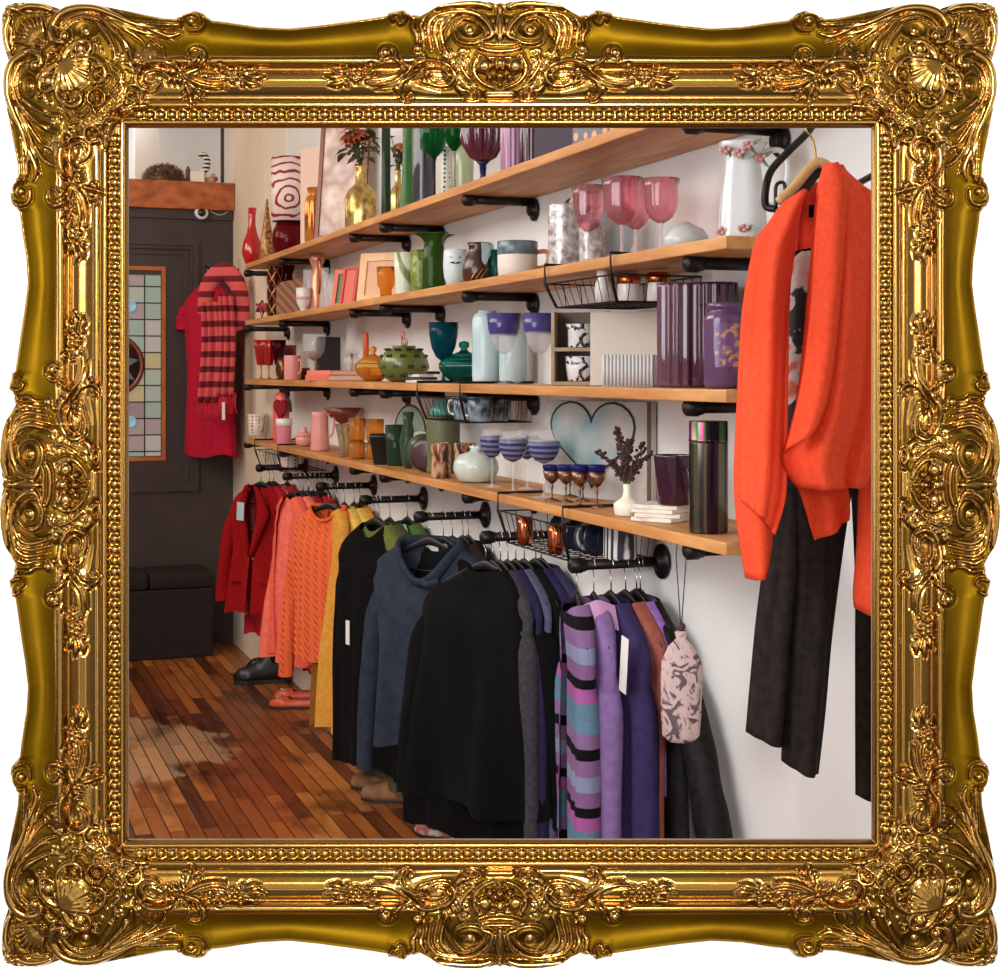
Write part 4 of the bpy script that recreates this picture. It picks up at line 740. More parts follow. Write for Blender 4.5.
o = MB().lathe([(0,0),(.012,0),(.011,.16),(.009,ht(366,.10,2,333)),(0,ht(366,.10,2,333)+.002)], 18).build('taper_candle', mat('orange_wax', (206, 84, 38), .45)); root1(o, 'thick orange candle behind the amber covered dish', 'candle', at(366, .10, 2))
def lidded(name, label, u, b, k, w, v, m_, dome=.45, fn=None):
    t, R, H = vessel(name, label, 'dish', u, b, k, w, v, [(.4,0),(.5,.03),(.85,.2),(1,.36),(1,.40)], m_, .003, part='bowl', fn=fn)
    MB().lathe([(R*1.02,H*.41),(R*.95,H*.5),(R*.6,H*.66),(R*.2,H*.74),(R*.12,H*.8),(R*.22,H*.88),(R*.18,H*.97),(0,H)], 32, fn=fn).build('lid', m_, t); return t
lidded('candy_dish', 'amber glass candy dish with knobbed lid', 373, .17, 2, 36, 346, G_AMBER, fn=flute(10,.03))
# green lantern with square holes
u_, b_ = 404, .165; R = 25*PX(u_, b_); Hs = ht(u_, b_, 2, 346); t = thing('ball_lantern', 'round lime green lantern pierced with dark square windows', 'lantern', at(u_, b_, 2), ROT)
C_LIME = mat('lime_glaze', (94, 108, 42), .3, Coat_Weight=.4)
MB().lathe([(0,0),(R*.5,0),(R*.8,Hs*.12),(R*.98,Hs*.35),(R,Hs*.5),(R*.93,Hs*.7),(R*.7,Hs*.88),(R*.45,Hs*.94),(R*.48,Hs*1.0),(R*.40,Hs*1.0),(R*.38,Hs*.9),(0,Hs*.9)], 48).build('body', C_LIME, t)
dk = MB()
for row, (zz, off) in enumerate(((.22,.3),(.45,0),(.68,.3),(.86,0))):
    rz = interp(zz, [0,.12,.35,.5,.7,.88,.94], [.5,.8,.98,1,.93,.7,.45])*R; sl_ = [.9,.15,-.4,-1.0][row]
    for q in range(10):
        a_ = q*2*math.pi/10+off; M = Matrix.Rotation(a_, 4, 'Z') @ Matrix.Translation((rz, 0, zz*Hs)) @ Matrix.Rotation(sl_*.8*-1, 4, 'Y') ; dk.box(-.004, .0004, -.010, .010, -.009, .009, M)
dk.build('window', mat('lantern_dark', (40, 44, 22), .6), t)
MB().tube(smooth_path([(-.018,0,Hs),(-.02,0,Hs+.025),(-.012,0,Hs+.045),(-.004,0,Hs+.03),(.0,0,Hs+.01)], 6), .0035, 8).build('handle', M_COPPER, t); MB().ball((.012,0,Hs+.012), .012, 8, 1, 1, 1).build('knob', glass('cap_clear', (226,216,206), .1, .6), t)
for i, (c_, dz, wd, lb) in enumerate((((214, 206, 198), 0, .13, 'bottom white'), ((52, 46, 42), .009, .12, 'dark'), ((218, 210, 200), .018, .115, 'upper white'), ((46, 42, 40), .027, .13, 'topmost charcoal'))):
    box_thing('coaster', f'{lb} coaster in the stack beside the lime green lantern', 'coaster', 421, .21, 2, wd, .05, .0085, mat('coaster_'+lb.replace(' ', '_'), c_, .6), [.1,.2,.0,.35][i], .001, 'coasters by the lantern', dz)
goblet('teal blue glass goblet standing above the sea green dish', 443.5, .16, 2, 30, 322.5, [(.15,0),(.5,.10),(.8,.35),(.95,.65),(1,1)], G_TEAL, .36, name='teal_goblet', foot=.75, sr=.006)
lidded('covered_dish', 'sea green glass covered dish behind the pale blue vase', 464, .10, 2, 50, 341, G_TEAL2, fn=flute(16,.02))
t, R, H = vessel('shouldered_vase', 'pale blue white ceramic vase with round shoulders on third shelf', 'vase', 487, .13, 2, 30, 311, [(.85,0),(.96,.03),(1,.1),(1,.88),(.85,.95),(.62,.97),(.62,1)], C_PALEBLUE, .004)
solo('pale_vase', 'second pale blue ceramic vase behind the blue rimmed wine glasses', 'vase', 513, .08, 2, 28, 316, [(.85,0),(1,.05),(1,.88),(.7,.97),(.7,1)], C_PALEBLUE, .004)
def blue_rim():
    m = mat('blue_rim_glass', (235, 235, 238), .04); g = nd(m, 'ShaderNodeSeparateXYZ'); lk(m, coords(m), g.inputs[0]); c = ramp(m, g.outputs[2], [(.128, (232, 226, 226)), (.136, (72, 64, 130))]); lk(m, c, PB(m).inputs['Base Color']); lk(m, ramp(m, g.outputs[2], [(.128, (.22,)*3+(1,)), (.136, (.82,)*3+(1,))]), PB(m).inputs['Alpha']); return m
M_BR = blue_rim()
WINE = [(.12,0),(.4,.08),(.7,.3),(.9,.62),(1,1)]
for lab, u, b in (('wine glass with a violet blue rim directly before the pale blue vase', 504, .195), ('wine glass with a violet blue rim beside the wooden crate', 539.5, .185)):
    t, R, H = goblet(lab, u, b, 2, 35, 313.5, WINE, M_BR, .42, G_CLEAR, name='blue_rimmed_wine_glass', grp='blue rimmed wine glasses', foot=.62)
# wooden crate with two enamel mugs
u_, b_ = 582, .12; hh = ht(u_, b_, 2, 312); t = thing('wooden_crate', 'small weathered wooden crate with one middle shelf standing on end', 'crate', at(u_, b_, 2), ROT+FR*.85)
M_CR = noisy('weathered_wood', (160, 138, 112), (192, 168, 140), 18, .75, .3, .002); wd = .128; dp = .075
for x0_ in (-wd/2-.008, wd/2): MB().box(x0_, x0_+.008, -dp/2, dp/2, 0, hh).build('side', M_CR, t)
MB().box(-wd/2, wd/2, dp/2-.006, dp/2, .008, hh).build('back', mat('crate_back', (104, 92, 80), .8), t); 
for z in (0, hh*.46): MB().box(-wd/2, wd/2, -dp/2, dp/2-.006, z, z+.009).build('shelf', M_CR, t)
def toile(name):
    m = mat(name, (226,226,228), .25); n = nd(m, 'ShaderNodeTexNoise', Scale=34, Detail=5, Distortion=1.5); lk(m, coords(m), n.inputs['Vector']); lk(m, ramp(m, n.outputs[0], [(.53, (228, 226, 226)), (.58, (36, 38, 58))]), PB(m).inputs['Base Color']); return m
M_TOILE = toile('blue_toile')
base = t.location.copy(); RM = Matrix.Rotation(ROT+FR*.85, 4, 'Z')
for lab, z, hz, sh in (('navy and white patterned mug on the upper level of the wooden crate', hh*.46+.0095, .058, 0), ('navy and white patterned mug on the lower level of the wooden crate', .0095, .062, 1)):
    m_ = thing('patterned_mug', lab, 'mug', base+RM @ Vector((0, -.008, z)), ROT+FR*.85, 'patterned mugs in the crate')
    cup([(.75,0),(.85,.05),(.96,.5),(1,1)] if sh else [(.8,0),(.85,.05),(.85,.8),(1,1)], .040, hz, .0025).build('body', M_TOILE, m_); handle(m_, .038, hz*.2, hz*.8, .02, .0035, C_WHITE, -.3)
box_thing('cream_tile', 'plain cream canvas panel behind the white ribbed basket', 'panel', 632, .07, 2, .20, .02, ht(632, .07, 2, 312), mat('cream_canvas', (216, 206, 192), .8), FR*.75)
u_, b_ = 631, .17; t = thing('ribbed_basket', 'white ribbed rectangular pot in front of the cream panel', 'pot', at(u_, b_, 2), ROT+FR*.8); hh = ht(u_, b_, 2, 355); M_BSK = mat('white_ribbed', (214, 212, 210), .6)
b = MB(); wd = 52*PX(u_, b_)*.97/2
b.box(-wd, wd, -.045, -.041, 0, hh); b.box(-wd, wd, .041, .045, 0, hh); b.box(-wd, -wd+.004, -.041, .041, 0, hh); b.box(wd-.004, wd, -.041, .041, 0, hh); b.box(-wd, wd, -.041, .041, 0, .004)
for q in range(14): x = -wd+.003+q*(2*wd-.006)/13; b.tube([(x,-.045,.002),(x,-.045,hh)], .0042, 6)
b.build('body', M_BSK, t)
solo('panelled_vase', 'tall wide purple glass panelled vase on third shelf', 'vase', 683, .13, 2, 50, 284, CYL, mat('mauve_glass', (120, 76, 98), .05, Alpha=.82, Transmission_Weight=.3, Coat_Weight=1), .004, fn=flute(16,.05), yaw=.1)
solo('panelled_vase', 'dark plum glass panelled vase behind the purple ones', 'vase', 714, .09, 2, 46, 283, CYL, G_DPURP, .004, fn=flute(16,.05))
t, R, H = vessel('purple_jar', 'frosted purple glass jar with worn gold print', 'jar', 726, .16, 2, 44, 303, [(.9,0),(1,.05),(1,.8),(.95,.86),(.8,.9),(.8,.92),(.9,.93),(.9,1)], mat('frosted_purple', (98, 66, 104), .2, Alpha=.88, Coat_Weight=.5), .004)
def goldprint():
    m = mat('gold_print', (120, 80, 130), .3); n = nd(m, 'ShaderNodeTexNoise', Scale=60, Detail=4); lk(m, coords(m), n.inputs['Vector']); lk(m, ramp(m, n.outputs[0], [(.5, (110, 74, 124)), (.56, (190, 140, 90))]), PB(m).inputs['Base Color']); return m
vy = view_yaw(726, .16); mb = MB(); mb.grid(lambda x, y: (R*1.006*math.cos(vy+.7-x*1.2), R*1.006*math.sin(vy+.7-x*1.2), H*(.25+.5*y)), 14, 8); mb.build('gold_print', goldprint(), t)
# ------------------------------------------------ lowest shelf
def spots():
    m = mat('red_spots', (226, 214, 196), .35); v = nd(m, 'ShaderNodeTexVoronoi', Scale=62, Randomness=.15); lk(m, coords(m), v.inputs['Vector']); lk(m, ramp(m, v.outputs['Distance'], [(.30, (176, 50, 44)), (.38, (228, 216, 198))]), PB(m).inputs['Base Color']); return m
t, R, H = vessel('spotted_mug', 'cream mug with red spots at far end of lowest shelf', 'mug', 257, .15, 3, 19, 414, CUPP, spots(), .003); handle(t, R, H*.2, H*.8, .02, .004, M_BRASS, .3)
u_, b_ = 281, .17; t = thing('coral_tray', 'coral oval thermos flask with dark red heart standing on lowest shelf', 'flask', at(u_, b_, 3), ROT+FR*.5); H = ht(u_, b_, 3, 392); p_ = PX(u_, b_)
MB().lathe([(0,0),(8*p_,0),(9.5*p_,H*.1),(9.5*p_,H*.75),(6*p_,H*.93),(3*p_,H),(0,H)], 28, None, 1, .7).build('body', C_CORAL, t)
plate_solid(heart_pts(.075, .10), .012, Matrix.Translation((.028,-.035,H*.48))).build('heart', mat('dark_heart', (140, 22, 34), .25), t)
MB().tube(smooth_path([(.03,0,H*.9),(.055,0,H*.8),(.06,0,H*.6)], 5), .006, 8).build('handle', C_BLACK, t); MB().lathe([(0,H),(.005,H),(.004,H+.025),(0,H+.026)], 10).build('spout', M_COPPER, t)
t.name = 'thermos_flask'
t, R, H = vessel('lidded_mug', 'pink glass mug with a white lid and white handle', 'mug', 284, .21, 3, 15, 419, CYL, mat('pink_mix', (222, 130, 150), .3), .003)
MB().lathe([(R*1.02,H*.72),(R*1.1,H*.73),(R*1.1,H*.98),(R*.9,H*1.02),(0,H*1.02)], 28).build('lid', C_WHITE, t); handle(t, R*1.05, H*.25, H*.85, .022, .004, C_WHITE, view_yaw(284,.21)+1.4)
t, R, H = vessel('pink_pot', 'small round pink pot with knobbed lid', 'pot', 304, .16, 3, 17, 436, [(.5,0),(.9,.2),(1,.6),(.95,1)], C_PINK, .003); MB().lathe([(R*1.02,H),(R*.9,H*1.2),(R*.4,H*1.4),(R*.35,H*1.55),(R*.3,H*1.8),(0,H*1.9)], 24).build('lid', C_PINK, t)
t, R, H = vessel('pink_pitcher', 'tall dusty pink pitcher with handle on the lowest shelf', 'pitcher', 320, .18, 3, 19, 412, [(.95,0),(1,.04),(.92,.5),(.85,.9),(.9,1)], C_PINK, .003); handle(t, R*.9, H*.35, H*.92, .028, .005, C_PINK, view_yaw(320,.18)+1.1)
MB().tube(smooth_path([(-R*.8,0,H*.95),(-R*1.2,0,H*.98),(-R*1.3,0,H*.9)], 5), .004, 6).build('spout', C_BLACK, t)
t, R, H = vessel('footed_bowl', 'wide brown bowl raised on a glass pedestal', 'bowl', 343, .09, 3, 38, 408, [(.12,0),(.1,.6),(.12,.62),(.7,.8),(1,1)], mat('brown_bowl', (112, 52, 34), .35), .003)
solo('ribbed_glass', 'clear ribbed glass tumbler beside the amber stack', 'glass', 345, .19, 3, 19, 424, [(.7,0),(.55,.3),(.75,.6),(1,1)], glass('pale_amber', (226, 208, 178), .05, .85), .002, fn=flute(8,.08))
for lab, u, b, w_, v in (('front column of stacked amber glasses', 357, .19, 17, 418), ('amber glasses stacked beside the black pot, right column', 375, .13, 18, 419)):
    H = ht(u, b, 3, v); R = w_/2*PX(u, b); 
    for q, (z0, wh_) in enumerate(((0, 'lower'), (H*.42+.0005, 'upper'))):
        o = cup([(.75,0),(.95,.1),(.97,.5),(1,1)], R, H*(.42 if q == 0 else .58)-.001, .0022, fn=flute(9,.03)).build('amber_glass', G_AMBER); root1(o, f'{wh_} amber glass of the {"front" if u == 357 else "right"} stack on lowest shelf', 'glass', at(u, b, 3)+Vector((0,0,z0)), 0, 'stacked amber glasses')
def sqfn(t, j, r, z): return r/max(abs(math.cos(t)), abs(math.sin(t)))**.85
t, R, H = vessel('square_pot', 'tapered black square pot on the lowest shelf', 'pot', 382, .19, 3, 25, 434, [(.62,0),(.66,.05),(.95,.86),(1,.88),(1,1)], C_BLACK, .003, fn=sqfn, yaw=FR)
solo('green_tumbler', 'dark green glass tumbler right behind the black square pot', 'glass', 397, .16, 3, 24, 425, CUPP, glass('forest_glass', (60, 84, 62), .06, .6), .0025)
u_, b_ = 410, .10; t = thing('oval_platter', 'oval clear glass platter with dark rim standing upright', 'platter', at(u_, b_, 3), ROT+FR*.6); H = ht(u_, b_, 3, 405)
MB().lathe([(0,-.003),(H/2*.9,-.003),(H/2,0),(H/2*.9,.003),(0,.003)], 40, Matrix.Translation((0,0,H/2)) @ Matrix.Diagonal((.62,1,1,1)) @ RX).build('plate', glass('platter_glass', (170,186,170), .08, .7), t)
MB().tube([(H/2*.62*math.cos(x), 0, H/2+H/2*math.sin(x)) for x in [2*math.pi*i/40 for i in range(40)]], .003, 6, cyc=True).build('rim', mat('dark_rim', (60,54,44), .4), t)
u_, b_ = 408, .17; o = cup([(.4,0),(.8,.15),(1,.5),(.5,.8),(.7,1)], 9*PX(u_,b_), ht(u_,b_,3,412), .003).build('glass_carafe', glass('carafe_green', (120,146,120), .05, .8)); root1(o, 'greenish glass carafe in front of the oval platter', 'carafe', at(u_, b_, 3))
for q, (r_, m_, lb) in enumerate(((.062, mat('plate_cream', (206,200,184), .3), 'cream rimmed'), (.060, mat('plate_green', (46,84,66), .2, Coat_Weight=.5), 'dark green glazed'), (.058, mat('plate_plum', (70,48,50), .3), 'plum'))):
    o = MB().lathe([(0,-.004),(r_*.6,-.004),(r_,.006),(r_*.97,.009),(r_*.6,-.001),(0,-.001)], 40, RX).build('saucer', m_); root1(o, f'{lb} saucer propped on edge against the olive tin', 'saucer', at(420+q*3, .14+.018*q, 3)+Vector((0,0,r_)), .9, 'saucers by the olive tin')
u_, b_ = 443, .12; R = 17*PX(u_, b_)
t, R, H = vessel('olive_tin', 'tall olive green cylinder tin on the lowest shelf', 'tin', 443, .12, 3, 34, 419, CYL, noisy('olive_tin_paint', (96, 98, 66), (112, 112, 78), 8, .5), .003)
MB().lathe([(R*.99,H),(R*1.02,H+.001),(R*1.02,H+.008),(0,H+.009)], 32).build('lid', mat('olive_lid', (74,76,52), .5), t)
goblt = cup([(.8,0),(1,.08),(1,.35),(.75,.62),(.65,.65),(.65,.98),(.6,1)], 13*PX(442,.12), .055, .003).build('teal_jar', C_TEAL); root1(goblt, 'small teal ceramic jar standing on the olive tin', 'jar', at(443,.12,3)+Vector((0,0,H+.0095)))
def votive():
    m = mat('votive_print', (150,90,50), .15, Transmission_Weight=.4); n = nd(m, 'ShaderNodeTexNoise', Scale=38, Detail=3, Distortion=1); lk(m, coords(m, (1,1,.5)), n.inputs['Vector']); lk(m, ramp(m, n.outputs[0], [(.4, (58,30,20)), (.5, (190,120,76)), (.6, (230,196,160))]), PB(m).inputs['Base Color']); return m
M_VOT = votive()
solo('votive_glass', 'copper printed votive glass in front of the olive tin', 'glass', 441, .205, 3, 20, 443, CYL, M_VOT, .0025, grp='votive glasses'); solo('votive_glass', 'copper votive glass partly hidden behind the celadon vase', 'glass', 465, .08, 3, 22, 443, CYL, M_VOT, .0025, grp='votive glasses')
t, R, H = vessel('celadon_vase', 'round pale celadon vase with pinched little neck', 'vase', 476, .165, 3, 46, 446, [(.5,0),(.8,.06),(1,.34),(.97,.55),(.75,.76),(.3,.84),(.24,.9),(.32,1)], C_CELA, .004)
mb = MB()
for s_ in (-1, 1): mb.ball((s_*R*.3, 0, H*.95), .009, 8)
mb.build('ear', C_CELA, t)
def swirl():
    m = glass('swirl_glass', (236,236,240), .05, .93, 1.3); g = nd(m, 'ShaderNodeSeparateXYZ'); lk(m, coords(m), g.inputs[0])
    w_ = nd(m, 'ShaderNodeTexWave', bands_direction='Z', Scale=22, Distortion=1.6); lk(m, coords(m), w_.inputs['Vector']); s1 = ramp(m, w_.outputs['Fac'], [(.3, (58,58,104)), (.7, (126,130,162))])
    r = ramp(m, g.outputs[2], [(.14, (0,0,0)), (.143, (0,0,0))]); cr = [x for x in m.node_tree.nodes if x.type == 'VALTORGB'][-1].color_ramp; cr.elements[0].position = .140; cr.elements[0].color = (1,1,1,1); cr.elements[1].position = .146; cr.elements[1].color = (0,0,0,1)
    mx = nd(m, 'ShaderNodeMix', data_type='RGBA'); lk(m, r, mx.inputs[0]); mx.inputs[6].default_value = srgb(234,232,234); lk(m, s1, mx.inputs[7]); lk(m, mx.outputs[2], PB(m).inputs['Base Color'])
    mt = nd(m, 'ShaderNodeMapRange'); lk(m, r, mt.inputs[0]); mt.inputs[3].default_value = .12; mt.inputs[4].default_value = .85; lk(m, mt.outputs[0], PB(m).inputs['Alpha']); PB(m).inputs['Transmission Weight'].default_value = 0; return m
M_SW = swirl(); ROUNDW = [(.12,0),(.55,.10),(.85,.32),(.97,.55),(.9,.8),(.78,1)]
for lab, u, b, w_, v in (('blue swirl wine glass nearest the celadon vase', 492, .19, 25, 429), ('foremost blue swirl wine glass, second of the group', 513, .205, 30, 431), ('blue swirl wine glass at the back of the group', 527, .12, 26, 430), ('wide blue swirl wine glass on the right of the group', 544, .18, 34, 430)):
    goblet(lab, u, b, 3, w_, v, ROUNDW, M_SW, .5, G_CLEAR, name='swirl_wine_glass', grp='blue swirl wine glasses', foot=.75)
M_BRZ = noisy('embossed_bronze', (70, 48, 40), (150, 112, 90), 90, .3, .8, .002, metal=.8)
def cordial(lab, u, b, w_=19, v=465):
    R = w_/2*PX(u, b); H = ht(u, b, 3, v); t = thing('cordial_glass', lab, 'glass', at(u, b, 3), ROT, 'little cordial glasses')
    MB().lathe([(0,H*.48),(R*.3,H*.5),(R*.8,H*.64),(R*.97,H*.84),(R*.9,H*.84),(0,H*.6)], 24).build('bronze_cup', M_BRZ, t)
    cup([(.85,0),(1,.6),(1,1)], R, H*.17, .0012, M=Matrix.Translation((0,0,H*.83))).build('blue_rim', G_COBALT, t)
    MB().lathe([(0,0),(R*.8,0),(R*.7,.003),(.002,.007),(.0018,H*.3),(.004,H*.4),(.0025,H*.5),(0,H*.5)], 20).build('stem', M_BRZ, t)
for lab, u, b in (('cobalt and bronze cordial glass leftmost of the little group', 552, .20), ('bronze cordial glass second from the left', 566, .18), ('bronze cordial glass at the front middle of the group', 580, .20), ('bronze cordial glass standing behind the middle one', 583, .13), ('bronze cordial glass farthest right by the heart picture', 597, .17), ('bronze cordial glass at back of the little group', 570, .11)): cordial(lab, u, b)
# heart picture
u_, b_ = 598, .066; H = ht(u_, b_, 3, 401); t = thing('heart_picture', 'weathered wooden panel painted with a large blue heart', 'picture', at(u_, b_, 3), ROT+.25); Wd = .43
M_PAN = blotch('weathered_panel', [(112,114,114), (168,162,156), (184,178,170), (104,124,134)], 7, .6)
MB().box(-Wd/2, Wd/2, -.008, .008, 0, H, ch=.001).build('board', M_PAN, t)
hp = heart_pts(.34, .215); zc = H*.24
plate_solid([(x-.012, z+zc) for x, z in hp], .004, Matrix.Translation((0,-.010,0))).build('heart', blotch('heart_wash', [(64,112,126), (112,146,152), (176,172,164), (196,170,156)], 6, .5), t)
MB().tube([(x-.012, -.012, z+zc) for x, z in hp], .0028, 6, cyc=True).build('heart_outline', mat('outline_black', (34,34,38), .5), t)
MB().box(Wd/2-.012, Wd/2, -.011, -.0085, 0, H).build('edge_strip', mat('brown_strip', (90,66,52), .6), t)
# bud vase with dried lavender
u_, b_ = 627, .19
t, R, H = vessel('bud_vase', 'small cream bud vase holding dark dried sprigs', 'vase', u_, b_, 3, 27, 484, [(.75,0),(.95,.06),(1,.3),(.98,.4),(.55,.52),(.32,.6),(.27,.8),(.3,1)], C_CREAM, .003)
bt = thing('dried_sprigs', 'dark purple dried sprigs standing in the cream bud vase', 'dried flowers', t.location, ROT); r = random.Random(2); st_ = MB(); bu = MB(); lf = MB(); p_ = PX(u_, b_)
RV = Matrix.Rotation(-ROT, 4, 'Z')
for (dx, dz, n_) in ((-10,-44,26),(-28,-26,20),(3,-34,24),(18,-32,20),(10,-16,16),(-14,-18,18),(-2,-22,22),(24,-24,14),(-6,-36,20)):
    tip = RV @ Vector((dx*p_, r.uniform(-.02,.02), H-dz*p_*1.25)); base_ = Vector((0,0,H*.8)); mid = RV @ Vector((dx*p_*.35, 0, H+(-dz)*p_*.5)); path = smooth_path([tuple(base_), tuple(mid), tuple(tip)], 8); st_.tube(path, .0012, 5)
    for q in range(n_*3):
        c = Vector(path[min(int(len(path)*(.35+.65*q/(n_*3))), len(path)-1)]); bu.ball(c+Vector((r.uniform(-.007,.007), r.uniform(-.007,.007), r.uniform(-.004,.004))), r.uniform(.0024,.0045), 5)
st_.build('stem', M_LEAF, bt); bu.build('buds', noisy('dark_plum_buds', (44,22,28), (76,44,44), 40, .8), bt)['kind'] = 'stuff'
for i in range(4):
    box_thing('stone_coaster', f'{["bottom","second","third","top"][i]} pale stone coaster under the plum mug', 'coaster', 663, .16, 3, .10, .10, .0088, noisy('pale_stone_%d' % i, (206,196,180), (222,214,202), 20, .6), [.55,.85,.6,.75][i], .0015, 'stone coasters under the mug', i*.0091)
t = thing('plum_mug', 'tall tapered dark plum mug on the stone coasters', 'mug', at(674, .155, 3)+Vector((0,0,.037)), ROT, None); p_ = PX(674,.155); H = ht(674,.155,3,455)-.037
cup([(.76,0),(.8,.03),(.98,.97),(1,1)], 20.5*p_, H, .003).build('body', C_PLUM, t); handle(t, 17*p_, H*.3, H*.72, .024, .004, C_PLUM, view_yaw(674,.155)+.55)
t, R, H = vessel('travel_tumbler', 'tall dark iridescent travel tumbler near the shelf end', 'tumbler', 708.5, .185, 3, 39, 421, [(.95,0),(1,.02),(1,.80),(1,.81)], None, .003)
def irid(name, s, a):
    m = mat(name, (60,50,56), .2, .7); w_ = nd(m, 'ShaderNodeTexNoise', Scale=1, Detail=1); lk(m, coords(m, (34,34,a)), w_.inputs['Vector']); lk(m, ramp(m, w_.outputs[0], s), PB(m).inputs['Base Color']); return m
t.children[0].data.materials.clear(); t.children[0].data.materials.append(irid('smoked_iridescent', [(.3,(26,20,24)),(.45,(70,58,58)),(.53,(104,104,82)),(.62,(52,28,46))], .3))
MB().lathe([(R*1.0,H*.815),(R*1.02,H*.82),(R*1.02,H*.835),(R*1.0,H*.84),(R*1.0,H*.99),(R*.97,H),(0,H)], 36).build('lid', irid('iridescent_lid', [(.35,(36,26,34)),(.48,(150,70,100)),(.53,(90,130,80)),(.6,(36,28,40))], .3), t)
# ------------------------------------------------ wire baskets hooked under the shelves
def wire_basket(label, u0, b1, k, La, Hd, nW, hook=True):
    a0 = A(u0, b1); La = A(La, b1)-a0; z = SZ[k]; t = thing('wire_basket', label, 'basket', S(a0, 0, z), ROT, 'black wire shelf baskets'); y0, y1 = -b1, -.03; M_ = M_IRON
    f = MB(); dn = -TH-.006; zb = -TH-Hd; ins = .018
    rect = lambda x0, x1, ya, yb, z_: [(x0,ya,z_),(x1,ya,z_),(x1,yb,z_),(x0,yb,z_)]
    f.tube(rect(0, La, y0, y1, dn-.012), .0022, 6, cyc=True); f.tube(rect(ins, La-ins, y0+ins, y1, zb), .0022, 6, cyc=True)
    for x in (.0, La): f.tube([(x, y1, .004),(x, y0-.006, .004),(x, y0-.006, dn-.012),(x+(ins if x == 0 else -ins), y0+ins, zb)], .0036, 6)
    f.build('frame', M_, t); w_ = MB()
    for q in range(nW+1):
        x = q/nW; w_.tube([(x*La, y0, dn-.012),(ins+x*(La-2*ins), y0+ins, zb),(ins+x*(La-2*ins), y1, zb),(x*La, y1, dn-.012)], .0013, 5)
    for q in range(1, 5): y = y0+(y1-y0)*q/5; w_.tube([(0, y, dn-.012),(ins, y, zb),(La-ins, y, zb),(La, y, dn-.012)], .0013, 5)
    w_.build('wires', M_, t); return t, a0, z+zb
def inb(a0, zf, da, b): return S(a0+da, b, zf+.0025)
# nearer basket of the second shelf
tb, a0, zf = wire_basket('black wire basket holding white towels under the second shelf', 547, .245, 1, 613, .075, 9)
for i, (da, b, lb) in enumerate(((.26,.15,'left white candle jar with copper lid in the upper basket'), (.33,.11,'right white candle jar with copper lid in the upper basket'))):
    t = thing('candle_jar', lb, 'jar', inb(a0, zf, da, b), ROT, 'candle jars in the basket'); cup(CYL, .026, .042, .002).build('body', C_WHITE, t); MB().lathe([(.0265,.0425),(.0275,.043),(.0275,.062),(.02,.066),(0,.066)], 24).build('lid', M_COPPER, t)
t = thing('glass_prism', 'smoky clear glass ornament lying in the upper wire basket', 'ornament', inb(a0, zf, .08, .12), ROT); plate_solid([(0,0),(.12,.0),(.13,.06),(-.03,.06)], .05).build('body', glass('smoke_clear', (150,140,134), .08, .6), t)
t = thing('pepper_mill', 'white jar with striped lid standing at the basket front', 'jar', inb(a0, zf, .24, .205), ROT); cup([(1,0),(1,.5),(.8,.6),(.8,1)], .018, .085, .002).build('body', C_WHITE, t); MB().lathe([(.016,.085),(.02,.087),(.02,.098),(0,.10)], 18).build('lid', mat('striped_lid', (206,160,130), .4), t)
t.name = 'lidded_jar'
# basket of the third shelf
tb, a0, zf = wire_basket('black wire basket holding dark marbled cups under the third shelf', 419, .245, 2, 462, .085, 9)
M_MARB = noisy('marbled_blue', (30, 40, 52), (150, 168, 180), 45, .3, .2, .002)
for i, (da, b) in enumerate(((.22,.17),(.33,.11),(.38,.18))):
    t = thing('marbled_cup', ['marbled blue cup nearest the teal jar in the wire basket', 'marbled blue cup in the middle of the wire basket', 'marbled blue cup at the near end of the wire basket'][i], 'cup', inb(a0, zf, da, b), ROT, 'marbled cups'); cup(CUPP, .038, .07, .003).build('body', M_MARB, t); handle(t, .037, .015, .055, .02, .0035, C_WHITE, -2.4)
# basket of the lowest shelf
tb, a0, zf = wire_basket('black wire basket of striped plates and copper mugs under the lowest shelf', 500, .25, 3, 565, .10, 11)
M_STRP = stripes('blue_white_stripes', (44,48,66), (214,210,206), 38, 'X')
for i in range(5):
    da = .16+.055*i; M = Matrix.Rotation(math.pi/2, 4, 'Y'); o = MB().lathe([(0,-.003),(.02,-.003),(.042,.006),(.043,.009),(.02,.001),(0,.001)], 36, Matrix.Translation((0,0,.0435)) @ M).build('striped_plate', M_STRP if i % 2 else mat('navy_plate_%d' % i, (36,40,60), .3)); root1(o, f'{["farthest","second","middle","fourth","nearest"][i]} small plate standing on edge in the lowest basket', 'plate', inb(a0, zf, da, .15), .35, 'plates standing in the basket')
for i, da in enumerate((.09, .30)):
    t = thing('copper_mug', ['copper mug at the left end of the lowest basket', 'copper mug between the standing plates in the lowest basket'][i], 'mug', inb(a0, zf, da, .215), ROT, 'copper mugs'); cup([(.8,0),(1,.3),(.95,.7),(.85,1)], .022, .07, .002).build('body', M_COPPER, t)
M_BWS = stripes('black_white_stripe_cloth', (40,42,54), (210,206,204), 26, 'X', .7, .5)
o = cup([(.96,0),(1,.05),(.98,.9),(1,1)], .04, .08, .004).build('striped_planter', M_BWS); root1(o, 'navy and white striped planter at the near end of the lowest basket', 'planter', inb(a0, zf, .44, .11))
# far basket
tb, a0, zf = wire_basket('small black wire basket at the far end under the lowest shelf', 256, .245, 3, 279, .09, 7)
t = thing('heart_mug', 'white mug with red print in the far wire basket', 'mug', inb(a0, zf, .25, .14), ROT); cup(CYL, .04, .075, .003).build('body', spots(), t); handle(t, .04, .015, .06, .026, .0045, C_WHITE, -2.3)
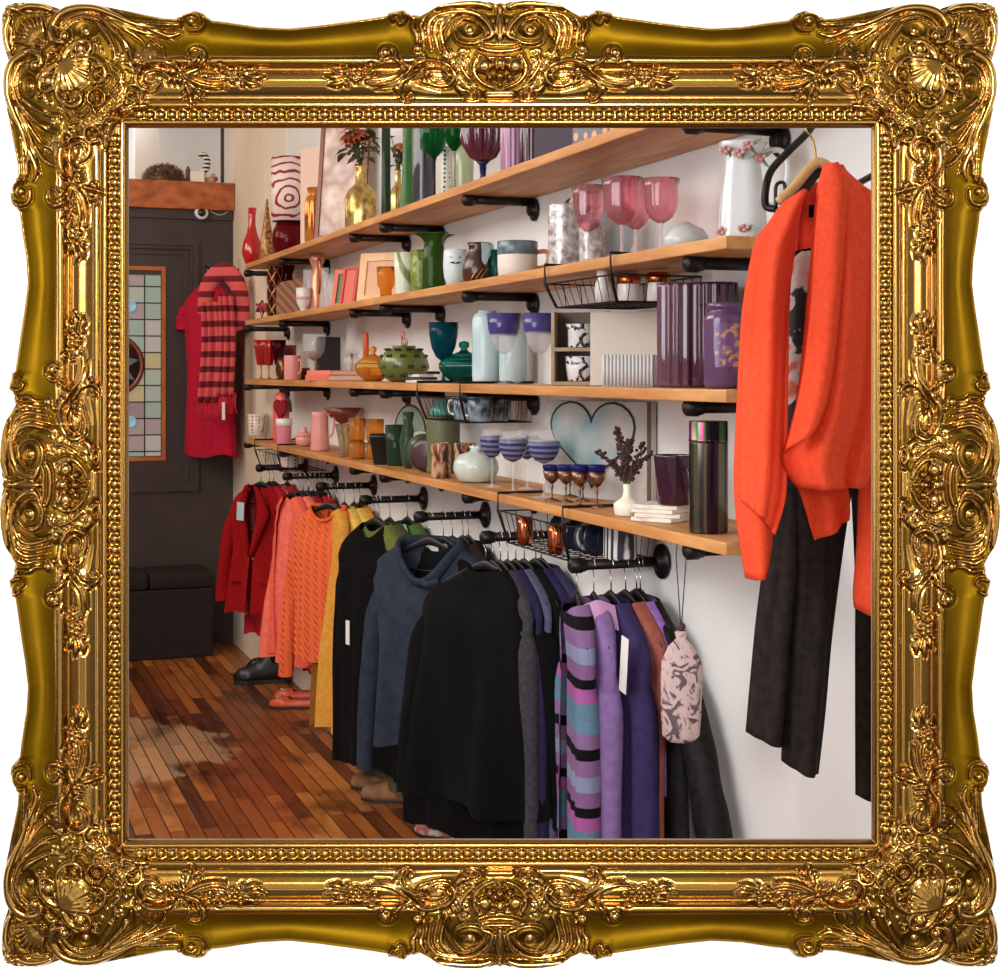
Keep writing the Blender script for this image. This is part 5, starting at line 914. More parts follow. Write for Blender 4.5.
# ================================================================ clothes on the rails
def cloth(name, c1, c2=None, scale=60, bumps=.35, rough=.92, dist=.0015, **k):
    c2 = c2 or tuple(min(255, int(x*1.12)+2) for x in c1); k.setdefault('Specular_IOR_Level', .15); return noisy(name, c1, c2, scale, rough, bumps, dist, **k)
F_BLACK = cloth('black_cloth', (4, 4, 5), (7, 7, 8)); F_PLASTIC = mat('black_plastic', (18, 17, 17), .4); F_WIRE = mat('chrome_wire', (190, 180, 172), .2, 1)
def hanger(i, b, yaw=0, body=None, lab='', grp='black hangers', wood=False, loc=None, W_=.195):
    loc = loc or S(rails[i], b, RAILZ+.0145); t = thing('clothes_hanger', lab, 'hanger', loc, ROT+yaw, grp)
    r = .0145; pts = [(.012, 0, -.016)]+[(r*math.sin(q), 0, -r+r*math.cos(q)) for q in [x*math.pi/8 for x in range(4, -7, -1)]]
    pts = [(r*math.cos(q), 0, -r+r*math.sin(q)) for q in [(-.35+x*.42) for x in range(9)]]; pts = pts+[(-.008, 0, -.034), (0, 0, -.046), (0, 0, -.082)]
    MB().tube(pts, .0016, 6).build('hook', F_WIRE, t)
    arm = smooth_path([(-W_, 0, -.182), (-W_*.72, 0, -.146), (-.06, 0, -.108), (-.02, 0, -.094), (.0, 0, -.090), (.02, 0, -.094), (.06, 0, -.108), (W_*.72, 0, -.146), (W_, 0, -.182)], 4)
    mb = MB().tube(arm, [.005+.009*math.sin(math.pi*j/(len(arm)-1))**3 for j in range(len(arm))], 8, up=(0,1,0), flat=.4); mb.tube([(-W_*.96, 0, -.184), (W_*.96, 0, -.184)], .003, 6)
    mb.build('body', body or F_PLASTIC, t); return t
def torso(mb, L, ws, wm, wh, D, nw=.07, drop=.03, gap=None, fold=.25, k=5, seed=0, nu=56, z0=-.095, back=.0, flare=0):
    r = random.Random(seed); p1, p2, p3 = [r.uniform(0, 6.28) for _ in range(3)]
    zs = [0, -.012, -.026, -.042, -.06, -.085, -.12, -.17]+[-.17-(L-.17)*q/11 for q in range(1, 12)]
    def wd(z): return interp(-z, [0, .012, .026, .042, .06, .085, .12, .17, L*.5, L], [nw, nw+.018, nw+.042, nw+.068, max(nw+.09, ws*.82), ws*.94, ws, ws*.97, wm, wh])
    def dp(z): return interp(-z, [0, .03, .06, .12, .25, L], [.032, .036, .034, D, D*1.05, D*(1.1+flare)])
    g = gap or (lambda s: 0)
    def fn(x, y):
        j = int(round(y*(len(zs)-1))); z = zs[j]; s = -z/L; ga = g(s); ph = ga+(2*math.pi-2*ga)*x if gap else 2*math.pi*x
        w = wd(z); d = dp(z); a = fold*min(1, max(0, (s-.08)*1.8)); f = 1+a*math.sin(k*ph+p1+s*1.5)+a*.5*math.sin((k*2+1)*ph+p2-s*2)
        fr = math.exp(-((min(ph, 2*math.pi-ph))/.95)**2); zz = z-(drop*fr+back*0)*max(0, 1-(-z)/.26)
        cq = math.cos(ph); return (w*math.sin(ph)*(1+.03*a*math.sin(7*ph+p3)), -d*math.copysign(abs(cq)**.6, cq)*f, z0+zz-.012*s*math.sin(3*ph+p2))
    mb.grid(fn, nu, len(zs), cu=not gap); return mb
def sleeve(side, L, ws, r0=.055, r1=.036, out=.035, z0=-.095, D=.62, fy=-.0, seed=0, bend=0):
    r = random.Random(seed+side*3); p1 = r.uniform(0, 6.28); mb = MB(); n = 16; cx = side*(ws-.036)
    def fn(x, y):
        q = 2*math.pi*x; rr = lerp(r0, r1, min(1, y*1.1)); c = Vector((cx+side*(out*math.sin(y*1.5)+.012*min(1, y/.2)), fy*y+bend*math.sin(y*3), z0-.09-L*y))
        top = max(0, 1-y/.22); rz = 1-.85*top**1.6
        return (c.x+math.cos(q)*rr*.72*rz+side*-.012*top, c.y+math.sin(q)*rr*D*(rz*.9+.1)*(1+.10*math.sin(3*q+p1+y*9)), c.z+.02*top*math.cos(q)*-side+.006*math.sin(y*26+q+p1))
    mb.grid(fn, n, 22, cu=True); cp = [fn(i/n, 0) for i in range(n)]; mb.add(cp, [tuple(range(n))]); return mb
def shirt(name, label, cat, i, b, yaw, m, L=.6, ws=.2, wm=.19, wh=.2, D=.032, sl=.5, grp=None, gap=None, nw=.07, drop=.03, fold=.3, k=5, seed=0, r0=.05, r1=.034, out=.03, fy=0, hang='', msl=None, loc=None, sides=(-1, 1), hb=None, hook=True, flare=0, bend=0):
    if loc is None and b < .1: b = max(b, .062); D = min(D, .026); r0 = min(r0, .05); fold = min(fold, .25)
    loc = loc or S(rails[i], b, RAILZ+.0145)
    t = thing(name, label, cat, loc, ROT+yaw, grp)
    torso(MB(), L, ws, wm, wh, D, nw, drop, gap, fold, k, seed, flare=flare).build('bodice' if cat == 'dress' else 'body', m, t)
    if sl:
        for sd in sides: sleeve(sd, sl, ws, r0, r1, out, seed=seed, fy=fy, bend=bend).build('sleeve', msl or m, t)
    if hook: hanger(i, b, yaw, hb, hang or ('black hanger holding the '+' '.join(label.split(' with ')[0].split()[:12])), loc=loc, W_=ws*.93)
    return t
def ptag(t, x, y, z, w_=.03, h_=.05, m=None, rot=0, name='price_tag'):
    return MB().box(-w_/2, w_/2, -.0008, .0008, -h_, 0, Matrix.Translation((x, y, z)) @ Matrix.Rotation(rot, 4, 'Y')).build(name, m or M_TAG, t)
M_TAG = mat('white_card', (226, 222, 214), .7); M_TAGB = mat('pale_blue_card', (176, 200, 204), .6)
F_RED = cloth('red_wool', (140, 10, 14), (160, 18, 22)); F_RED2 = cloth('crimson_knit', (168, 26, 40)); F_CORAL = cloth('coral_knit', (226, 92, 72), (236, 110, 86), 90, .5); F_ORANGE = cloth('orange_knit', (214, 80, 36), (236, 112, 60)); F_MUST = cloth('mustard_knit', (206, 140, 50), (220, 158, 70)); F_YEL = cloth('yellow_knit', (206, 170, 76)); F_LIME = cloth('lime_knit', (92, 98, 44))
F_GREEN = cloth('green_knit', (70, 96, 44)); F_NAVY = cloth('navy_crepe', (37, 43, 54), (46, 53, 66), 30, .2); F_BROWN = cloth('brown_tweed', (34, 24, 21), (56, 40, 32), 80); F_GREY = cloth('grey_marl', (50, 46, 52), (66, 62, 70), 90); F_INDIGO = cloth('indigo_knit', (34, 32, 60), (44, 40, 74)); F_CHAR = cloth('charcoal_cloth', (10, 10, 12)); F_OLIVE = cloth('olive_cloth', (72, 66, 44))
F_LILAC = cloth('lilac_wool', (118, 92, 142), (132, 104, 156), 50); F_PURP = cloth('purple_wool', (48, 38, 76), (58, 46, 88), 50); F_RUST = cloth('rust_wool', (136, 76, 66)); F_VIOLET = cloth('violet_knit', (126, 92, 156))
def cable():
    m = mat('orange_cable_knit', (230, 98, 48), .9); v = coords(m); w1 = nd(m, 'ShaderNodeTexWave', bands_direction='X', Scale=7.5, Distortion=.0); lk(m, v, w1.inputs['Vector']); w2 = nd(m, 'ShaderNodeTexWave', bands_direction='DIAGONAL', Scale=22, Distortion=0); lk(m, v, w2.inputs['Vector'])
    mu = nd(m, 'ShaderNodeMath', operation='MULTIPLY'); lk(m, ramp(m, w1.outputs['Fac'], [(.45, (0,0,0,1)), (.6, (1,1,1,1))]), mu.inputs[0]); lk(m, w2.outputs['Fac'], mu.inputs[1]); bump(m, mu.outputs[0], .9, .006); return m
F_CABLE = cable()
def dots(name, c1, c2, s): return dotted(name, c1, c2, s)
# ---- rail 1: red jacket facing the room
t = shirt('red_jacket', 'long red wool jacket with wide collar and blue swing tag facing the room', 'jacket', 0, .215, .62, F_RED, L=.60, ws=.185, wm=.155, wh=.20, D=.05, sl=.47, gap=lambda s: interp(s, [0,.1,.3,.5,1], [.55,.50,.25,.05,.05]), drop=.02, r0=.055, r1=.05, out=.09, seed=1, fold=.25, flare=.5)
mb = MB()
for sd in (-1, 1):
    mb.grid(lambda x, y: (sd*(interp(y, [0,.4,1], [.05,.115,.012])*(.35+.65*x)), -.058-.02*math.sin(x*3)-.012*y, -.085-interp(y, [0,.4,1], [.0,.12,.32])-.02*x), 8, 14)
mb.build('collar', F_RED, t); bpy.data.objects['collar'].modifiers.new('s', 'SOLIDIFY').thickness = .004
mb = MB(); [mb.ball((.01, -.068, -.095-z), .009, 8, 1, .4, 1) for z in (.34, .45, .56)]; mb.build('buttons', mat('gold_button', (170, 110, 70), .3, .7), t)
ptag(t, -.035, -.10, -.17, .045, .085, M_TAGB, .05)
for sd in (-1, 1): MB().box(-.05, .05, -.008, 0, -.03, 0, Matrix.Translation((sd*.095, -.062, -.52)) @ Matrix.Rotation(sd*.1, 4, 'Y'), ch=.003).build('pocket_flap', F_RED, t)
shirt('dark_red_blouse', 'darker red top hanging longest behind the red jacket', 'top', 0, .175, .35, F_RED2, L=.72, wh=.21, seed=2, sl=.5)
shirt('dotted_cardigan', 'red cardigan with white dots behind the red jacket', 'cardigan', 0, .155, .55, dots('white_dotted_red', (160, 30, 36), (226, 190, 176), 110), L=.62, sl=.5, seed=3, gap=lambda s: .35)
shirt('red_knit', 'crimson knit pressed near the wall on the far rail', 'jumper', 0, .09, .1, F_RED2, L=.72, sl=.52, seed=4)
# ---- rail 2: coral
shirt('coral_cardigan', 'long bright coral cardigan with draped front', 'cardigan', 1, .20, .14, F_CORAL, L=.70, ws=.16, wm=.17, wh=.23, D=.045, sl=.60, gap=lambda s: interp(s, [0,1], [.6,.35]), seed=5, fold=.4, out=.06, flare=.6)
shirt('coral_tunic', 'flared salmon tunic longest of the coral clothes', 'tunic', 1, .17, .28, cloth('salmon_cloth', (232, 110, 92)), L=.72, ws=.17, wh=.26, D=.045, sl=.58, seed=6, fold=.5, k=6, flare=.8)
shirt('lace_blouse', 'dark red dotted lace top between coral cardigan and cable sweater', 'top', 1, .125, .2, dots('lace_red', (128, 20, 36), (200, 90, 90), 130), L=.74, sl=.5, seed=7)
shirt('crimson_dress', 'crimson dress at the wall behind the coral clothes', 'dress', 1, .07, .1, F_RED2, L=.80, wh=.22, sl=.4, seed=8)
# ---- rail 3: orange cable sweater
t = shirt('cable_sweater', 'bright orange cable knit sweater with round neck facing the room', 'sweater', 2, .19, .60, F_CABLE, L=.60, ws=.180, wm=.165, wh=.175, D=.05, sl=.60, nw=.085, drop=.055, seed=9, out=.075, r0=.052, r1=.045, fold=.14, sides=(-1, 1), bend=.01)
MB().tube([(.088*math.sin(q), -.034*math.cos(q)-.004, -.092-.055*math.exp(-(min(q, 6.283-q)/.95)**2)) for q in [2*math.pi*x/40 for x in range(40)]], .007, 6, cyc=True).build('neckband', F_ORANGE, t)
shirt('mustard_cardigan', 'long mustard cardigan hanging lowest behind the cable sweater', 'cardigan', 2, .155, -.05, F_MUST, L=.86, ws=.165, wm=.15, wh=.15, D=.035, sl=.6, seed=10, fold=.5, k=7, flare=.8, gap=lambda s: .4)
shirt('mustard_blouse', 'pale mustard top third from the end of the orange rail', 'top', 2, .125, .12, F_YEL, L=.6, seed=11)
shirt('yellow_blouse', 'yellow top on the orange rail near the wall', 'top', 2, .085, .08, F_YEL, L=.62, seed=12)
shirt('gold_blouse', 'gold brown top closest to the wall on the orange rail', 'top', 2, .045, .05, F_MUST, L=.62, seed=13)
# ---- rail 4: black top
t = shirt('black_tunic', 'plain long black tunic with small neck label', 'tunic', 3, .185, .36, F_BLACK, L=.86, ws=.20, wm=.20, wh=.22, D=.05, sl=.64, seed=14, drop=.05, out=.05)
ptag(t, .01, .02, -.085, .03, .012); ptag(t, -.06, -.075, -.44, .022, .085)
shirt('lime_top', 'lime yellow top hanging second on the black tunic rail', 'top', 3, .19, .5, F_LIME, L=.50, seed=15, loc=S(rails[3]-.10, .19, RAILZ+.0145), hook=False) if False else None
shirt('yellow_green_blouse', 'yellow green top behind the black tunic', 'top', 3, .17, .22, F_LIME, L=.56, seed=16)
shirt('olive_coat', 'dark olive long coat under the black tunic', 'coat', 3, .13, .15, F_OLIVE, L=.92, seed=17, sl=.6)
t = shirt('green_blouse', 'moss green gathered top with pale mint edge near the wall', 'top', 3, .065, .15, F_GREEN, L=.6, seed=18, fold=.5, k=7)
MB().tube(smooth_path([(.06,-.04,-.10),(.12,-.045,-.16),(.17,-.045,-.21)], 5), .006, 6).build('mint_edge', mat('mint_tape', (130, 190, 160), .6), t)
# ---- rail 5: navy blouse
t = shirt('navy_blouse', 'slate navy blouse with scooped cowl neck and two white labels', 'blouse', 4, .19, .62, F_NAVY, L=.64, ws=.215, wm=.185, wh=.21, D=.055, sl=.66, nw=.115, drop=.12, seed=19, out=.07, r0=.055, r1=.04, fold=.28, k=4)
mb = MB(); mb.tube([(.118*math.sin(q), -.036*math.cos(q)-.014*math.cos(q), -.094-.122*math.exp(-(min(q, 6.283-q)/.95)**2)) for q in [2*math.pi*x/48 for x in range(48)]], .018, 10, cyc=True, flat=.6); mb.build('cowl_neck', F_NAVY, t)
mb = MB()
for q in (-.35, .2, .7): mb.tube(smooth_path([(.06+.02*q, -.06, -.20), (.05+.05*q, -.072, -.30), (.05+.09*q, -.07, -.42)], 6), [.003]*3+[.008]*7+[.004]*3, 6)
mb.tube(smooth_path([(.02,-.06,-.205),(.05,-.075,-.215),(.085,-.066,-.20)], 5), .012, 8); mb.build('front_gather', F_NAVY, t)
ptag(t, -.01, .028, -.105, .045, .02); ptag(t, .04, .028, -.10, .018, .022)
shirt('black_blouse', 'black long blouse directly behind the slate navy blouse', 'blouse', 4, .145, .3, F_BLACK, L=.90, seed=20, sl=.6)
shirt('brown_jacket', 'dark brown tweed jacket inner on the navy blouse rail', 'jacket', 4, .115, .35, F_BROWN, L=.80, seed=21, D=.035)
shirt('brown_jacket', 'brown jacket with a tan lapel edge next to the tweed one', 'jacket', 4, .08, .12, F_BROWN, L=.85, seed=22)
shirt('black_coat', 'black coat nearest the wall on the navy blouse rail', 'coat', 4, .045, .15, F_CHAR, L=.92, seed=23)
# ---- rail 6: large black coat
t = shirt('black_coat', 'very large black coat covering the middle of the rack', 'coat', 5, .225, .52, F_BLACK, L=.63, ws=.215, wm=.235, wh=.26, D=.075, sl=.57, seed=24, nw=.05, drop=.01, out=.09, r0=.07, r1=.06, flare=.5)
shirt('black_dress', 'long plain black dress directly behind the large black coat', 'dress', 5, .205, .12, F_BLACK, L=1.0, ws=.17, wm=.17, wh=.20, D=.035, sl=.4, seed=27)
for j, (b, m_, lb, cat_, Lx) in enumerate(((.182, F_GREY, 'grey marl cardigan right beside the large black coat', 'cardigan', .92), (.160, F_INDIGO, 'indigo knit second after the large black coat', 'jumper', .90), (.137, cloth('blue_grey_marl', (78, 78, 100)), 'blue grey jacket third after the large black coat', 'jacket', .86), (.112, F_CHAR, 'charcoal cardigan with pale edge fourth after the large coat', 'cardigan', .88), (.078, F_INDIGO, 'indigo jumper under the wire basket of plates', 'jumper', .72), (.045, cloth('slate_purple', (58, 54, 84)), 'slate purple jumper closest to the wall under the basket', 'jumper', .7))):
    shirt('dark_knit', lb, cat_, 5, b, .06+.02*j, m_, L=Lx, seed=30+j, D=.022, sl=.62, gap=(lambda s: .25) if j % 2 else None, fold=.35)
# ---- rail 7: purple group
def striped():
    m = mat('striped_knit', (150, 110, 160), .9, Specular_IOR_Level=.15); g = nd(m, 'ShaderNodeSeparateXYZ'); lk(m, coords(m), g.inputs[0]); mu = nd(m, 'ShaderNodeMath', operation='MULTIPLY_ADD'); lk(m, g.outputs[2], mu.inputs[0]); mu.inputs[1].default_value = -3.6; mu.inputs[2].default_value = -.2
    fr = nd(m, 'ShaderNodeMath', operation='FRACT'); lk(m, mu.outputs[0], fr.inputs[0])
    st_ = [(0, (88, 118, 140)), (.10, (122, 92, 132)), (.22, (10, 9, 12)), (.31, (118, 88, 128)), (.44, (122, 126, 156)), (.56, (118, 84, 126)), (.68, (10, 9, 12)), (.76, (146, 80, 138)), (.87, (84, 112, 132))]
    lk(m, ramp(m, fr.outputs[0], st_, True), PB(m).inputs['Base Color']); n = nd(m, 'ShaderNodeTexNoise', Scale=120); lk(m, coords(m), n.inputs['Vector']); bump(m, n.outputs[0], .5, .002); return m
F_STR = striped()
t = shirt('striped_cardigan', 'striped lilac, grey blue and black knit cardigan at the front of the purple rail', 'cardigan', 6, .225, -.27, F_STR, L=.90, ws=.185, wm=.17, wh=.18, D=.030, sl=.70, seed=40, out=.015, gap=lambda s: .25, fold=.2, r0=.05, r1=.042)
shirt('lilac_sweater', 'lilac sweater just left of the striped cardigan', 'sweater', 6, .262, .25, F_LILAC, L=.86, ws=.19, D=.02, sl=.6, seed=47, loc=S(rails[6], .238, RAILZ+.0145), hook=False) if False else None
t = shirt('lilac_coat', 'lilac wool coat with pink and blue striped collar', 'coat', 6, .182, -.22, F_LILAC, L=.92, ws=.185, wm=.17, wh=.19, out=.02, D=.030, sl=.72, seed=41, fold=.3, r0=.052, r1=.045)
mb = MB(); mb.grid(lambda x, y: ((.07+.05*y)*(1), -.045+.08*x, -.085-.05*y-.03*abs(x-.5)), 8, 8); mb.build('striped_collar', blotch('pink_blue', [(200, 120, 176), (206, 140, 190), (110, 150, 176)], 5), t)
t = shirt('purple_coat', 'dark purple wool coat on the near purple rail', 'coat', 6, .138, -.04, F_PURP, L=.92, ws=.205, wh=.23, D=.032, sl=.74, seed=42, fold=.25, r0=.052, r1=.046)
shirt('rust_cardigan', 'dusty rust cardigan between purple coat and black lace dress', 'cardigan', 6, .100, .0, F_RUST, L=.95, ws=.205, wh=.215, D=.02, sl=None, seed=43, gap=lambda s: .3)
t = shirt('violet_blouse', 'violet top with a long white price tag', 'top', 6, .072, .0, F_VIOLET, L=.42, ws=.20, wh=.2, D=.018, sl=None, seed=44); ptag(t, .205, -.125, -.15, .035, .125, None, .12)
F_LACE = cloth('black_lace', (12, 11, 12), (30, 26, 28), 70, .6, .6)
shirt('black_lace_dress', 'black lace sleeved dress nearest the wall on the purple rail', 'dress', 6, .056, 0, F_LACE, L=.80, ws=.215, wm=.23, wh=.27, D=.03, sl=.54, seed=45, r0=.07, r1=.065, out=.20, fold=.3)
for j in range(6):
    hanger(1, .04+.022*j, .1*j, None, f'spare black hanger on the coral rail, {["nearest the wall","second from the wall","third from the wall","fourth from the wall","fifth from the wall","outermost"][j]}', 'spare hangers on the coral rail')
# floral pouch on a cord from the nearest bracket
pc = S(A(783, 0), .232, SZ[3]-TH-.026); t = thing('floral_pouch', 'mauve floral drawstring pouch hanging from the nearest shelf bracket', 'pouch', pc, ROT+FR*.9)
Yp = pc.y; pp = Yp/F; zt_ = -(638-VH)*pp+EYE-pc.z; hL = (741-636)*pp; RW = 21*pp
def pouch_mat():
    m = mat('pouch_floral', (186, 158, 158), .8, Specular_IOR_Level=.2); n = nd(m, 'ShaderNodeTexNoise', Scale=24, Detail=5, Distortion=1.6); lk(m, coords(m), n.inputs['Vector']); lk(m, ramp(m, n.outputs[0], [(.36, (86, 70, 76)), (.42, (190, 164, 162)), (.56, (192, 168, 166)), (.60, (96, 80, 84))]), PB(m).inputs['Base Color']); return m
mb = MB(); prof = [(0,-hL),(.55,-hL*.99),(.86,-hL*.93),(.93,-hL*.7),(.98,-hL*.4),(.92,-hL*.22),(.6,-hL*.08),(.22,0),(.30,hL*.06),(.26,hL*.07),(.16,0)]
mb.lathe([(r*RW, zt_+z) for r, z in prof], 40, None, 1, .45, fn=lambda t, j, r, z: r*(1+.05*math.sin(9*t+z*20))); mb.build('bag', pouch_mat(), t)
mb = MB(); [mb.tube([(s_*.006*1, 0, .045), (s_*.010, 0, 0), (s_*.004, 0, zt_*.55), (0, 0, zt_+.012)], .0012, 6) for s_ in (-1, 1)]; mb.ball((0,0,zt_+.022), .009, 8); mb.build('cord', mat('brown_cord', (60, 44, 44), .7), t)
# ================================================================ red dress and scarf by the door
M_HOOKP = mat('hook_plate', (206, 190, 160), .5)
hk = S(.22, .10, DW(235, 272)[1]); t = thing('coat_hook', 'iron coat hook on a cream plate beside the dark door', 'hook', hk, ROT); L_ = .17
MB().box(-.02, .02, -.008, -.0005, -.06, .06, ch=.002).build('plate', M_HOOKP, t); MB().tube(smooth_path([(0,-.008,0),(0,-.08,-.005),(0,-L_,0),(0,-L_-.02,.02)], 5), .006, 8).build('arm', M_IRON, t)
dl = hk-EY*L_+Vector((.0,0,.012)); F_CRIM = cloth('crimson_jersey', (176, 22, 50), (192, 30, 60))
t = shirt('red_dress', 'short sleeved crimson dress hanging on the coat hook by the dark door', 'dress', 0, 0, .5, F_CRIM, L=.93, ws=.205, wm=.17, wh=.20, D=.05, sl=.16, loc=dl, seed=50, r0=.07, r1=.07, out=.04, fold=.3, hang='hanger carrying the crimson dress on the coat hook')
def scarfm():
    m = mat('striped_scarf', (212, 84, 86), .95); w_ = nd(m, 'ShaderNodeTexWave', bands_direction='Z', Scale=4.0, Distortion=.5); lk(m, coords(m), w_.inputs['Vector']); lk(m, ramp(m, w_.outputs['Fac'], [(.30, (112, 24, 34)), (.42, (216, 88, 90))]), PB(m).inputs['Base Color']); n = nd(m, 'ShaderNodeTexNoise', Scale=90); lk(m, coords(m), n.inputs['Vector']); bump(m, n.outputs[0], .5, .004); return m
M_SC = scarfm(); t = thing('striped_scarf', 'fringed coral and maroon striped scarf looped over the crimson dress', 'scarf', dl+Vector((.15,-.30,-.01)), ROT+.95); t.scale = (.85,.9,1); mb = MB()
mb.tube(smooth_path([(-.13,-.03,-.26),(-.11,-.035,-.12),(-.04,-.03,-.05),(.03,-.03,-.05),(.10,-.035,-.13),(.11,-.03,-.28),(.03,-.05,-.30),(-.03,-.05,-.24)], 8), .052, 14, flat=.6, up=(0,1,0))
def tail(cx, w0, z0, z1, y): mb.grid(lambda x, v: (cx+(x-.5)*w0*(1+.25*v)+.012*math.sin(v*4), y-.016*math.sin(x*math.pi*5)-.012*math.sin(x*math.pi), lerp(z0, z1, v)), 26, 20)
tail(-.075, .11, -.20, -.72, -.075); tail(.04, .09, -.16, -.68, -.088); tail(-.02, .09, -.2, -.69, -.055)
o = mb.build('wrap', M_SC, t); o.modifiers.new('s', 'SOLIDIFY').thickness = .006
mb = MB(); r = random.Random(5)
for (cx, z1, w0) in ((-.075,-.72,.13),(.04,-.68,.11),(-.02,-.69,.1)):
    for q in range(16): x = cx+(q/15-.5)*w0*1.15; mb.tube([(x, -.08, z1+.01), (x+r.uniform(-.006,.006), -.082, z1-.05), (x+r.uniform(-.012,.012), -.08, z1-.10)], .0032, 5)
mb.build('fringe', cloth('fringe_red', (186, 44, 60)), t); ptag(t, .03, -.10, -.72, .02, .09)
# ================================================================ orange cardigan outfit hanging nearest to us
def WP(u, v, Y): return Vector(((u-500)/F*Y, Y, EYE-(v-VH)/F*Y))
def sheet(left, right, Y, bulge=.02, folds=(), nx=30, ny=40, base=None, yf=None):
    """cloth panel between two edge lines given top to bottom"""
    la = np.array(smooth_path(left, 8)); ra = np.array(smooth_path(right, 8))
    def at_(arr, s): L_ = np.concatenate([[0], np.cumsum(np.hypot(*np.diff(arr, axis=0).T))]); L_ /= L_[-1]; return np.interp(s, L_, arr[:, 0]), np.interp(s, L_, arr[:, 1])
    def fn(x, y):
        (a, b), (c, d) = at_(la, y), at_(ra, y); u = lerp(a, c, x); v = lerp(b, d, x); dep = -bulge*math.sin(math.pi*x)
        for (k, amp, ph, g) in folds: dep += amp*math.sin(k*x*math.pi*2+ph+g*y)*min(1, y*2+.2)
        YY = (yf(x, y) if yf else Y)+dep; p = WP(u, v, Y); return (p.x-base.x, YY-base.y, p.z-base.z)
    return MB().grid(fn, nx, ny)
HB = WP(805, 150, 2.36)
F_HERO = cloth('bright_orange_jersey', (232, 74, 42), (240, 86, 52), 120, .25, .85)
t = thing('orange_cardigan', 'bright orange draped waterfall cardigan hanging nearest to us on the right', 'cardigan', HB, 0)
def thick(o, th=.004): md = o.modifiers.new('thickness', 'SOLIDIFY'); md.thickness = th; return o
thick(sheet([(800,194),(784,205),(770,224),(757,242),(750,280),(746,340),(743,420),(742,495),(744,500)], [(802,192),(798,215),(794,250),(790,300),(788,360),(787,420),(786,470),(784,500),(774,534)], 2.30, .035, ((1.5,.012,0,1),(3,.005,2,2)), base=HB).build('left_front', F_HERO, t))
thick(sheet([(757,242),(750,275),(744,320),(740,400),(737,470),(739,520),(745,560),(748,578)], [(775,232),(775,275),(772,320),(770,400),(768,470),(772,515),(770,550),(766,572)], 2.34, .045, ((1,.01,1,1.5),), base=HB).build('left_sleeve', F_HERO, t))
thick(sheet([(826,166),(818,195),(813,260),(807,340),(800,400),(790,440),(785,458),(791,474),(800,487)], [(842,172),(862,188),(880,206),(886,260),(888,340),(886,400),(878,440),(870,465),(862,487)], 2.27, .04, ((1.6,.014,.5,.8),(4,.005,1,2)), base=HB).build('right_front', F_HERO, t))
thick(sheet([(792,470),(797,485),(806,510),(812,530),(816,541)], [(845,478),(848,488),(849,500),(849,512),(848,520)], 2.325, .015, ((1.5,.012,0,1),), nx=20, ny=16, base=HB).build('lower_drape', F_HERO, t))
thick(sheet([(826,164),(822,182),(817,230),(813,300),(807,360),(799,405),(788,450)], [(836,165),(848,185),(846,240),(842,310),(836,370),(828,405),(818,425)], 2.235, .02, ((1,.006,0,1.5),), nx=20, base=HB).build('shawl_collar', F_HERO, t))
thick(sheet([(878,200),(868,300),(864,400),(862,470),(860,540),(856,590),(857,608)], [(910,215),(915,300),(912,400),(908,470),(904,540),(898,590),(892,622)], 2.33, .05, ((1,.01,1,1.5),), base=HB).build('right_sleeve', F_HERO, t))
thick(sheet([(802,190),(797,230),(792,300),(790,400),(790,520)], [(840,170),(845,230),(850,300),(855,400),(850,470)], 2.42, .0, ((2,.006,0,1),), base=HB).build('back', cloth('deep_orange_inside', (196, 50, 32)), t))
o = MB().box(-.007, .007, -.002, 0, -.02, 0, Matrix.Translation(WP(813, 205, 2.405)-HB)).build('neck_label', F_BLACK, t)
# top and floral blouse under it
HB2 = WP(800, 255, 2.37); t = thing('floral_blouse', 'black and blush floral blouse glimpsed inside the orange cardigan', 'blouse', HB2, 0)
def floral():
    m = mat('floral_print', (24, 24, 28), .7); v = nd(m, 'ShaderNodeTexVoronoi', Scale=13); n = nd(m, 'ShaderNodeTexNoise', Scale=9, Detail=4); lk(m, coords(m), n.inputs['Vector']); ad = nd(m, 'ShaderNodeMix', data_type='RGBA'); ad.inputs[0].default_value = .35; lk(m, coords(m), ad.inputs[6]); lk(m, n.outputs['Color'], ad.inputs[7]); lk(m, ad.outputs[2], v.inputs['Vector'])
    lk(m, ramp(m, v.outputs['Distance'], [(.12, (206, 96, 80)), (.25, (220, 178, 166)), (.40, (206, 206, 206)), (.47, (28, 30, 34))]), PB(m).inputs['Base Color']); return m
thick(sheet([(783,254),(780,300),(778,360),(778,400),(776,460)], [(826,250),(828,300),(828,360),(826,400),(822,460)], 2.385, .02, ((2,.006,0,1),), base=HB2).build('bodice', floral(), t))
MB().tube([tuple(WP(784,258,2.375)-HB2), tuple(WP(805,252,2.365)-HB2), tuple(WP(826,250,2.375)-HB2)], .007, 8, flat=.5).build('black_trim', F_BLACK, t)
F_TROU = cloth('dark_pinstripe', (28, 23, 22), (44, 36, 33), 60, .3); F_TROU2 = cloth('dark_grey_cloth', (44, 38, 38))
def legs(label, base, parts, name='trousers'):
    t = thing(name, label, 'trousers', base, 0)
    for nm, l_, r_, Y in parts: thick(sheet(l_, r_, Y, .035, ((1,.012,0,.6),(2.5,.006,1,.4)), base=base).build(nm, F_TROU, t), .006)
    return t
HB3 = WP(800, 375, 2.42)
legs('charcoal brown wide trousers hanging under the orange cardigan', HB3, (('waist', [(786,375),(784,400),(782,440),(778,480),(775,500)], [(812,375),(830,400),(838,440),(842,480),(846,500)], 2.415), ('trouser_leg', [(773,488),(765,560),(758,620),(753,680),(749,733)], [(803,488),(800,560),(794,620),(789,690),(784,743)], 2.43), ('trouser_leg', [(792,488),(792,560),(789,640),(786,700),(785,762)], [(850,480),(838,560),(828,640),(822,710),(815,773)], 2.40)))
